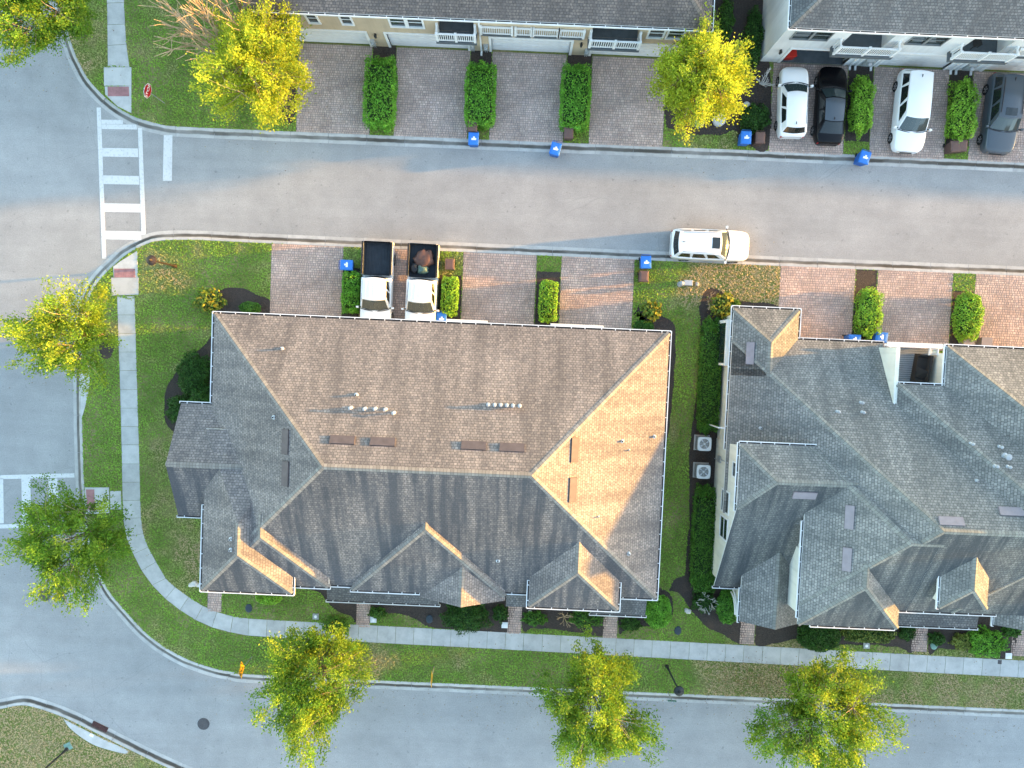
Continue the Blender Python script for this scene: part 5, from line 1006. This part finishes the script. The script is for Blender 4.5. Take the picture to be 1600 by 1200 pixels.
def tree(u, v, label, hgt, rad, seed, mixy, zc=4.5, nclump=270, per=105, bare=0.0, squash=(1, 1), base=None):
    """mixy: share of yellow new leaf"""
    rg = np.random.default_rng(seed); x, y = P(u, v, zc); bz = ZL if base is None else base
    root = empty('street_tree', (x, y, bz)); tag(root, label, 'tree', 'street trees'); cz = hgt * 0.60; rv = hgt * 0.40
    lob = rg.uniform(0, 6.28, 5); amp = rg.uniform(0.08, 0.2, 5)
    # clump centres through the crown's volume, uneven outline
    A = rg.uniform(0, 6.283, nclump); E_ = np.arcsin(rg.uniform(-0.55, 1.0, nclump)); rr = rg.uniform(0.22, 1.0, nclump) ** 0.5
    outl = 1 + sum(amp[k] * np.sin((k + 2) * A + lob[k]) for k in range(5)) + 0.12 * np.sin(3 * E_ + lob[0]); rr = rr * np.clip(outl, 0.5, 1.35)
    Cc = np.c_[np.cos(A) * np.cos(E_) * rr * rad * squash[0], np.sin(A) * np.cos(E_) * rr * rad * squash[1], cz + np.sin(E_) * rr * rv]
    # trunk and limbs
    m = MB(); th = hgt * 0.26; m.tube([(0, 0, -0.05), (0.03, 0.02, th * 0.5), (0, 0, th)], [0.17, 0.12, 0.11], 'bark', 8); local(m, 'trunk', root, True)
    limbs = []; nl = 9
    m = MB()
    for k in range(nl):
        a = 2 * math.pi * k / nl + rg.uniform(-0.3, 0.3); e = rg.uniform(0.35, 1.15); L = rg.uniform(0.6, 0.85)
        end = np.array([math.cos(a) * math.cos(e) * rad * squash[0] * L, math.sin(a) * math.cos(e) * rad * squash[1] * L, cz + math.sin(e) * rv * L - 0.3]); st_ = np.array([0, 0, th * rg.uniform(0.75, 1.0)])
        mid_ = st_ * 0.5 + end * 0.5 + np.array([0, 0, -0.15]) + rg.normal(size=3) * 0.12; pts = [st_, st_ * 0.7 + mid_ * 0.3, mid_, mid_ * 0.4 + end * 0.6, end]; m.tube(pts, [0.075, 0.06, 0.045, 0.03, 0.014], 'bark', 5, False); limbs += [mid_, mid_ * 0.6 + end * 0.4, mid_ * 0.2 + end * 0.8, end]
    limbs.append(np.array([0, 0, th])); LB = np.array(limbs)
    local(m, 'limbs', root, True)
    m = MB()
    for c in Cc:
        j = np.argmin(np.linalg.norm(LB - (c - np.array([0, 0, 0.35])), axis=1)); p = LB[j]; q = (p + c) / 2 + rg.normal(size=3) * 0.06; m.tube([p, q, c], [0.016, 0.011, 0.005], 'twig_tan' if rg.random() < 0.4 else 'bark', 3, False)
    local(m, 'twigs', root)
    n = nclump * per; ci = np.repeat(np.arange(nclump), per); cen = np.array([0, 0, cz - rv * 0.7]); out = Cc - cen; out /= np.linalg.norm(out, axis=1)[:, None]
    ax = out[ci] + rg.normal(size=(n, 3)) * 0.25; t = rg.uniform(-0.75, 0.55, n); spread = 0.20 * (0.6 + 0.5 * rg.random(nclump))[ci]
    Cp = Cc[ci] + ax * t[:, None] * 0.75 + rg.normal(size=(n, 3)) * spread[:, None]
    keep = rg.random(n) > bare; Cp, ax, ci = Cp[keep], ax[keep], ci[keep]; n = len(Cp)
    D = ax + rg.normal(size=(n, 3)) * 0.7; N = rdir(n, 1.4, rg)
    tone = np.clip(mixy + rg.normal(0, 0.22, nclump), 0, 1)[ci] + rg.normal(0, 0.10, n); tone = np.clip(tone, 0, 1)[:, None]
    cols = ((1 - tone) * np.array([0.125, 0.255, 0.022]) + tone * np.array([0.47, 0.53, 0.04])) * rg.uniform(0.75, 1.2, n)[:, None] * rg.uniform(0.78, 1.2, nclump)[ci][:, None]
    leaf_mesh('crown', Cp, D, N, rg.uniform(0.11, 0.20, n), rg.uniform(0.06, 0.10, n), cols, 'leaf', root)
    return root
tree(66, 8, 'dense green tree over the road in the top left corner', 7.2, 2.9, 101, 0.06, nclump=330)
tree(402, 104, 'large yellow tree on the top lawn beside the tan house', 7.2, 2.75, 102, 0.80, nclump=300, squash=(0.95, 1.15))
tree(1098, 118, 'yellow tree between the tan house and the white house', 7.0, 2.35, 103, 0.80, nclump=290, squash=(0.95, 1.15))
tree(97, 522, 'sparse yellow tipped tree beside the left sidewalk', 6.4, 2.85, 104, 0.38, nclump=250, per=85, squash=(1.12, 0.9))
tree(100, 848, 'green feathery tree beside the left crosswalk', 6.6, 3.1, 105, 0.06, nclump=290, per=100, squash=(1.15, 1.0))
tree(489, 1068, 'yellow green tree at the left of the lower verge', 7.0, 3.0, 106, 0.24, nclump=330, squash=(0.95, 1.25))
tree(931, 1108, 'yellow green tree in the middle of the lower verge', 7.0, 3.05, 107, 0.22, nclump=330, squash=(1.02, 1.15))
tree(1287, 1124, 'broad yellow green tree at the right of the lower verge', 7.2, 3.5, 108, 0.24, nclump=360, squash=(1.12, 1.02))
def bare_shrub(u, v, label, hgt, rad, seed, mat='twig_tan', n=9, lean=(0, 0)):
    rg = random.Random(seed); x, y = P(u, v, 0.5 * hgt); root = empty('bare_shrub', (x - lean[0] * 0.3, y - lean[1] * 0.3, 0.12)); tag(root, label, 'shrub'); m = MB()
    def grow(p, d, L, r, dep):
        q = p + d * L; mid_ = p + d * L * 0.5 + Vector((rg.uniform(-1, 1), rg.uniform(-1, 1), rg.uniform(-1, 1))) * L * 0.06; m.tube([p, mid_, q], [r, r * 0.85, r * 0.65], mat, 4, False)
        if dep > 0:
            for _ in range(rg.choice((2, 3, 3))): dd = (d + Vector((rg.uniform(-1, 1), rg.uniform(-1, 1), rg.uniform(-0.4, 0.8))) * 0.62).normalized(); grow(q, dd, L * rg.uniform(0.55, 0.85), r * 0.62, dep - 1)
    for k in range(n):
        a = 2 * math.pi * k / n + rg.uniform(-0.3, 0.3); d = Vector((math.cos(a) * rad + lean[0], math.sin(a) * rad + lean[1], hgt)).normalized(); grow(Vector((0, 0, 0)), d, hgt * rg.uniform(0.3, 0.45), 0.03 + 0.01 * hgt, 3)
    local(m, 'branches', root)
bare_shrub(366, 60, 'tan leafless tree leaning out beside the large yellow tree', 7.0, 2.6, 3, n=15, lean=(-2.0, 0.6)); bare_shrub(1193, 128, 'pale leafless shrub left of the white hatchback', 1.1, 0.6, 4, 'rock_pale', 6)
bare_shrub(1104, 942, 'pale leafless shrub between the two lower houses', 1.0, 0.8, 5, 'rock_pale', 7); bare_shrub(882, 966, 'tan leafless shrub below the right front gable', 0.8, 0.7, 6, 'twig_tan', 6); bare_shrub(1112, 472, 'tan stems of a pruned shrub by the grey roof corner', 0.9, 0.5, 7, 'twig_tan', 6)
def foliage(name, label, c, r, n, tint, box=True, var=0.22, ln=(0.09, 0.16), tint2=None, group=None, seed=0, power=9.0, cat='hedge', wob=0.06):
    """clipped or rounded shrub: leaves over a superellipsoid with a dark twiggy core"""
    rg = np.random.default_rng(seed + 500); root = empty(name, (c[0], c[1], 0.11)); tag(root, label, cat, group); d = rdir(n, 0.25, rg)
    d = d[d[:, 2] > -0.75]; k = power if box else 2.2; q = (np.abs(d[:, 0]) ** k + np.abs(d[:, 1]) ** k + np.abs(d[:, 2]) ** k) ** (-1 / k)
    A = np.arctan2(d[:, 1], d[:, 0]); ph = rg.uniform(0, 6, 4); w = 1 + wob * (0.5 * np.sin(5 * A + ph[0] + 3 * d[:, 2]) + 0.4 * np.sin(9 * A + ph[1]) + 0.5 * np.sin(7 * d[:, 2] + ph[2]))
    R = np.array(r); rad = (q * w * rg.uniform(0.86, 1.05, len(d)))[:, None]; C = d * rad * R + np.array([0, 0, R[2] * 0.92]); keep = C[:, 2] > 0.03; C, d = C[keep], d[keep]; m_ = len(C)
    D = d * 0.35 + rg.normal(size=(m_, 3)) * 0.8; N = d + np.array([0, 0, 0.5]) + rg.normal(size=(m_, 3)) * 0.5; cl = np.sin(C[:, 0] * 7 + ph[0]) * np.sin(C[:, 1] * 6 + ph[1]) * 0.5 + 0.5
    t = rg.random(m_)[:, None]; base = np.array(tint)[None] if tint2 is None else np.where(t > 0.55, np.array(tint)[None], np.array(tint2)[None])
    cols = base * (1 + var * rg.normal(size=(m_, 1))).clip(0.45, 1.7) * (0.82 + 0.36 * cl[:, None])
    leaf_mesh('foliage', C, D, N, rg.uniform(ln[0], ln[1], m_), rg.uniform(ln[0], ln[1], m_) * 0.62, cols, 'hedge_leaf', root)
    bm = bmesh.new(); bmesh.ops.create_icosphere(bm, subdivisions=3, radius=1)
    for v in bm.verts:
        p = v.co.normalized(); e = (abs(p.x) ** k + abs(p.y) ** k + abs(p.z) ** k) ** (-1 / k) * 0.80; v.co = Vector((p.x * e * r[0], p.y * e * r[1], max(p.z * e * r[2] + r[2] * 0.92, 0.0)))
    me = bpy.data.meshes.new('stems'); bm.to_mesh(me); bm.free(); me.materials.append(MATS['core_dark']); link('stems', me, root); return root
GREEN = (0.13, 0.33, 0.03); DKG = (0.035, 0.10, 0.015); LIME = (0.21, 0.40, 0.035)
def hedge(u0, u1, v0, v1, label, hz, tint=GREEN, n=5200, group='clipped hedges between the driveways', seed=1, **kw):
    zt = hz * 0.95; xa, xb = P(u0, (v0 + v1) / 2, zt)[0], P(u1, (v0 + v1) / 2, zt)[0]; ya, yb = P((u0 + u1) / 2, v1, zt)[1], P((u0 + u1) / 2, v0, zt)[1]
    return foliage('hedge', label, ((xa + xb) / 2, (ya + yb) / 2), ((xb - xa) / 2, (yb - ya) / 2, hz / 1.92), n, tint, seed=seed, group=group, **kw)
hedge(568.5, 616.5, 90, 195.5, 'leftmost clipped green hedge in front of the tan house', 1.25, n=7000, seed=1); hedge(727.5, 773, 99, 193.5, 'middle clipped green hedge in front of the tan house', 1.25, n=6500, seed=2); hedge(877, 922.5, 101, 199, 'rightmost clipped green hedge in front of the tan house', 1.25, n=6500, seed=3)
hedge(1335, 1366, 121, 203, 'knobbly green hedge between the black sedan and the minivan', 1.2, n=5200, seed=4, wob=0.2, power=3.5, tint=LIME); hedge(1490, 1528, 127, 217, 'knobbly green hedge between the minivan and the grey car', 1.2, n=5200, seed=5, wob=0.2, power=3.5, tint=LIME)
hedge(534, 560.5, 425, 487, 'small green hedge left of the two pickups', 1.15, n=3200, seed=6); hedge(689.5, 715, 433, 492, 'small green hedge right of the two pickups', 1.15, n=3200, seed=7, tint=LIME); hedge(843, 870.5, 440, 501, 'small clipped hedge between the two centre driveways', 1.15, n=3200, seed=8, tint=LIME)
hedge(1345, 1380, 453, 525, 'lime hedge above the blue bins by the balcony', 1.3, n=4200, seed=9, tint=LIME, wob=0.15, power=3.5); hedge(1500, 1538, 459, 530, 'lime hedge between the two rightmost lower driveways', 1.3, n=4200, seed=10, tint=LIME, wob=0.12, power=3.5)
hedge(1094, 1127, 503, 672, 'long dark hedge along the cream wall above the air conditioners', 0.9, n=7000, seed=11, tint=(0.07, 0.18, 0.02), group='hedges along the cream wall'); hedge(1083, 1116, 765, 914, 'long dark hedge along the cream wall below the air conditioners', 0.9, n=6000, seed=12, tint=(0.07, 0.18, 0.02), group='hedges along the cream wall')
def shrub(u, v, ru, rv, hz, label, tint=GREEN, n=2600, seed=30, **kw):
    x, y = P(u, v, hz * 0.6); return foliage('shrub', label, (x, y), (ru / 24.6, rv / 24.6, hz / 1.92), n, tint, box=False, cat='shrub', seed=seed, group='garden shrubs', **kw)
shrub(1028, 956, 21, 26, 1.3, 'round bright green bush below the right roof corner', GREEN, 5200, 31); shrub(420, 934, 20, 10, 0.8, 'bright green shrub below the lower left gable', LIME, 1800, 32); shrub(728, 963, 34, 24, 1.0, 'large dark shrub below the centre gable', DKG, 4600, 33, wob=0.25); shrub(1280, 993, 33, 25, 1.2, 'large round dark bush below the grey front gable', DKG, 5200, 34)
shrub(1355, 991, 42, 12, 0.8, 'pale striped shrub row below the grey front gable', (0.20, 0.24, 0.05), 3800, 35, tint2=(0.06, 0.12, 0.02), wob=0.2); shrub(1541, 1004, 29, 20, 1.0, 'bushy green shrub by the flat dark porch roof', GREEN, 3600, 36, wob=0.3); shrub(1505, 1003, 17, 12, 0.6, 'pale yellow green shrub left of the bushy one', (0.20, 0.24, 0.05), 1500, 37, wob=0.3)
shrub(303, 585, 24, 33, 1.2, 'tall dark shrub against the left wall of the corner house', DKG, 4200, 38, wob=0.2); shrub(284, 640, 22, 22, 1.0, 'dark shrub at the top of the left bay roof', DKG, 3000, 39, wob=0.2); shrub(315, 618, 18, 16, 1.2, 'dark shrub in the inner corner by the left bay', DKG, 2400, 40, wob=0.2)
shrub(391, 481, 16, 9, 0.9, 'small dark green shrub at the top left gutter', (0.06, 0.16, 0.02), 1500, 41); shrub(1006, 510, 15, 9, 0.9, 'small green shrub at the top right gutter of the corner house', (0.035, 0.11, 0.012), 1500, 42)
shrub(1100, 905, 20, 20, 0.8, 'green bush at the lower end of the cream wall', (0.06, 0.17, 0.02), 2600, 43, wob=0.2); shrub(1137, 948, 17, 27, 1.1, 'glossy green bush beside the white porch arch', (0.08, 0.23, 0.025), 3200, 44); shrub(1100, 940, 18, 16, 0.5, 'dark low shrub under the pale leafless one', DKG, 1600, 45, wob=0.3)
shrub(1180, 185, 21, 20, 0.9, 'dark green shrub left of the white hatchback', (0.03, 0.085, 0.012), 2600, 46, wob=0.25); shrub(1177, 60, 13, 44, 0.9, 'dark hedge row in the gap between the two top houses', DKG, 3000, 47, wob=0.2); shrub(1135, 30, 10, 30, 0.5, 'low green plants beside the tan house end wall', (0.06, 0.15, 0.02), 1500, 48, wob=0.3)
shrub(590, 957, 12, 8, 0.5, 'small green shrub right of the porch path', (0.06, 0.15, 0.02), 900, 49, wob=0.3); shrub(782, 958, 11, 12, 0.6, 'small dark shrub left of the centre path', DKG, 900, 50, wob=0.3); shrub(835, 966, 17, 10, 0.5, 'low green shrub right of the centre path', (0.07, 0.18, 0.022), 1300, 51, wob=0.3); shrub(915, 966, 24, 13, 0.6, 'low green shrub left of the right path', (0.07, 0.18, 0.022), 1800, 52, wob=0.3)
shrub(525, 978, 20, 14, 0.7, 'light green shrub at the sidewalk beside the lower left tree', (0.12, 0.24, 0.03), 2000, 53, wob=0.3); shrub(1417, 988, 12, 12, 0.5, 'dark small shrub left of the path to the flat porch', DKG, 900, 54, wob=0.3); shrub(1463, 998, 12, 9, 0.45, 'dark small shrub right of the path to the flat porch', DKG, 800, 55, wob=0.3); shrub(1580, 985, 14, 9, 0.5, 'small green shrub at the bottom right edge', (0.06, 0.16, 0.02), 900, 56, wob=0.3); shrub(985, 975, 15, 10, 0.35, 'low ground cover left of the round green bush', (0.045, 0.11, 0.015), 1000, 57, wob=0.3)
YEL = (0.30, 0.27, 0.03)
for u, v, ru, rv, l, s in ((328, 470, 20, 17, 'yellow leafed plant at the top left roof corner', 60), (1019, 486, 13, 13, 'yellow leafed plant by the lower lawn driveway', 61), (1129, 478, 19, 17, 'yellow and green leafed plant at the grey roof corner', 62)): shrub(u, v, ru, rv, 1.0, l, YEL, 520, s, ln=(0.16, 0.3), tint2=(0.12, 0.19, 0.025), wob=0.35)
shrub(1147, 476, 10, 8, 0.8, 'small dark green shrub right of the yellow plant at the grey roof', (0.05, 0.12, 0.015), 700, 63)
# ---- grass blades over the lawns
def grass(lot, box, dens, name='grass'):
    x0, x1, y0, y1 = box; n = int((x1 - x0) * (y1 - y0) * dens); x = RNG.uniform(x0, x1, n); y = RNG.uniform(y0, y1, n); k = inpoly(x, y, lot)
    for b in HOUSE_RECTS: k &= ~((x > b[0]) & (x < b[1]) & (y > b[2]) & (y < b[3]))
    x, y = x[k], y[k]
    for q in NOGRASS: 
        q = np.array(q); lo, hi = q.min(0), q.max(0); s = (x > lo[0]) & (x < hi[0]) & (y > lo[1]) & (y < hi[1])
        if s.any(): idx = np.where(s)[0]; bad = idx[inpoly(x[idx], y[idx], q)]; keep = np.ones(len(x), bool); keep[bad] = False; x, y = x[keep], y[keep]
    n = len(x); dry = 0.45 * vnoise(x, y, 0.28) + 0.35 * vnoise(x + 40, y, 0.9) + 0.22 * vnoise(x, y + 20, 2.3)
    for cu, cv, r, a in DRY: cx, cy = P(cu, cv); dry += 1.5 * a * np.exp(-((x - cx) ** 2 + (y - cy) ** 2) / (2 * r * r))
    t = np.clip((dry - 0.56) / 0.34, 0, 1)[:, None] ; t = np.clip(t + RNG.normal(0, 0.06, (n, 1)), 0, 1); lush = np.clip(0.55 * vnoise(x + 7, y + 3, 0.5) + 0.45 * vnoise(x + 3, y + 30, 1.8), 0, 1)[:, None]
    cols = (1 - t) * (np.array([0.09, 0.17, 0.02]) * (1 - lush) + np.array([0.23, 0.38, 0.045]) * lush) + t * np.array([0.37, 0.285, 0.155]); cols *= RNG.uniform(0.9, 1.5, (n, 1))
    a = RNG.uniform(0, 6.283, n); D = np.c_[np.cos(a), np.sin(a), RNG.uniform(0.15, 1.0, n)]; N = np.c_[-np.cos(a) * 0.6, -np.sin(a) * 0.6, np.ones(n)]
    ln = RNG.uniform(0.10, 0.18, n); C = np.c_[x, y, np.full(n, ZL + 0.03)]
    o = leaf_mesh(name, C, D, N, ln, ln * RNG.uniform(0.35, 0.6, n), cols, 'grass_blade'); o['kind'] = 'stuff'; o['label'] = 'short mown lawn grass'; return o
HOUSE_RECTS = [(-16.9, 8.7, -13.8, 1.0), (-18.9, -15, -10.1, -4.3), (13.5, 44, -14.0, 1.0), (-15.9, 10.3, 19.0, 40), (15, 41, 19.1, 40)]
DRY = [(1140, 436, 1.6, 0.5), (1190, 445, 1.5, 0.5), (1175, 1062, 2.2, 0.45), (1130, 1050, 1.5, 0.3), (1400, 1080, 3.0, 0.2), (1520, 1090, 3.5, 0.24), (350, 450, 2.0, 0.10), (290, 860, 1.6, 0.28), (245, 800, 1.5, 0.14), (150, 1180, 3.0, 0.3), (60, 1150, 3.0, 0.4), (140, 100, 1.5, 0.16), (700, 1040, 1.5, 0.12), (400, 425, 0.9, 0.1), (1075, 460, 1.0, 0.2)]
grass(LOT_TOP, (-32, 36, 13.3, 25), 150); grass(LOT_MID, (-31, 37, -23, 6.5), 150); grass(LOT_LOW, (-35, -14, -34, -24), 150)

# ---- fallen leaves under the trees, on the verge and in the gutters
def litter():
    C = []
    for u, v, r, n in ((402, 150, 2.2, 260), (1098, 170, 2.0, 240), (97, 540, 2.0, 140), (120, 870, 2.2, 160), (489, 1060, 3.0, 420), (931, 1085, 3.2, 420), (1240, 1085, 3.4, 520), (1170, 1062, 1.8, 700), (1150, 440, 1.6, 260), (1085, 800, 2.4, 160), (70, 60, 2.6, 160), (800, 1068, 4.5, 260), (1480, 1110, 4.0, 260)):
        x, y = P(u, v); C.append(np.c_[RNG.normal(x, r, n), RNG.normal(y, r * (0.35 if v > 1000 else 0.7), n)])
    C = np.concatenate(C); z = np.full(len(C), 0.013)
    for lot in (LOT_TOP, LOT_MID, LOT_LOW): z[inpoly(C[:, 0], C[:, 1], lot)] = ZL + 0.055
    n = len(C); a = RNG.uniform(0, 6.28, n); D = np.c_[np.cos(a), np.sin(a), RNG.uniform(-0.25, 0.25, n)]; N = np.c_[RNG.normal(0, 0.3, (n, 2)), np.ones(n)]
    pal = np.array([(0.26, 0.15, 0.06), (0.20, 0.11, 0.05), (0.34, 0.25, 0.08), (0.16, 0.09, 0.05)])
    o = leaf_mesh('leaf_litter', np.c_[C, z], D, N, RNG.uniform(0.05, 0.11, n), RNG.uniform(0.03, 0.06, n), pal[RNG.integers(0, 4, n)] * RNG.uniform(0.7, 1.2, (n, 1)), 'grass_blade'); o['kind'] = 'stuff'; o['label'] = 'dry fallen leaves scattered under the trees'
litter()
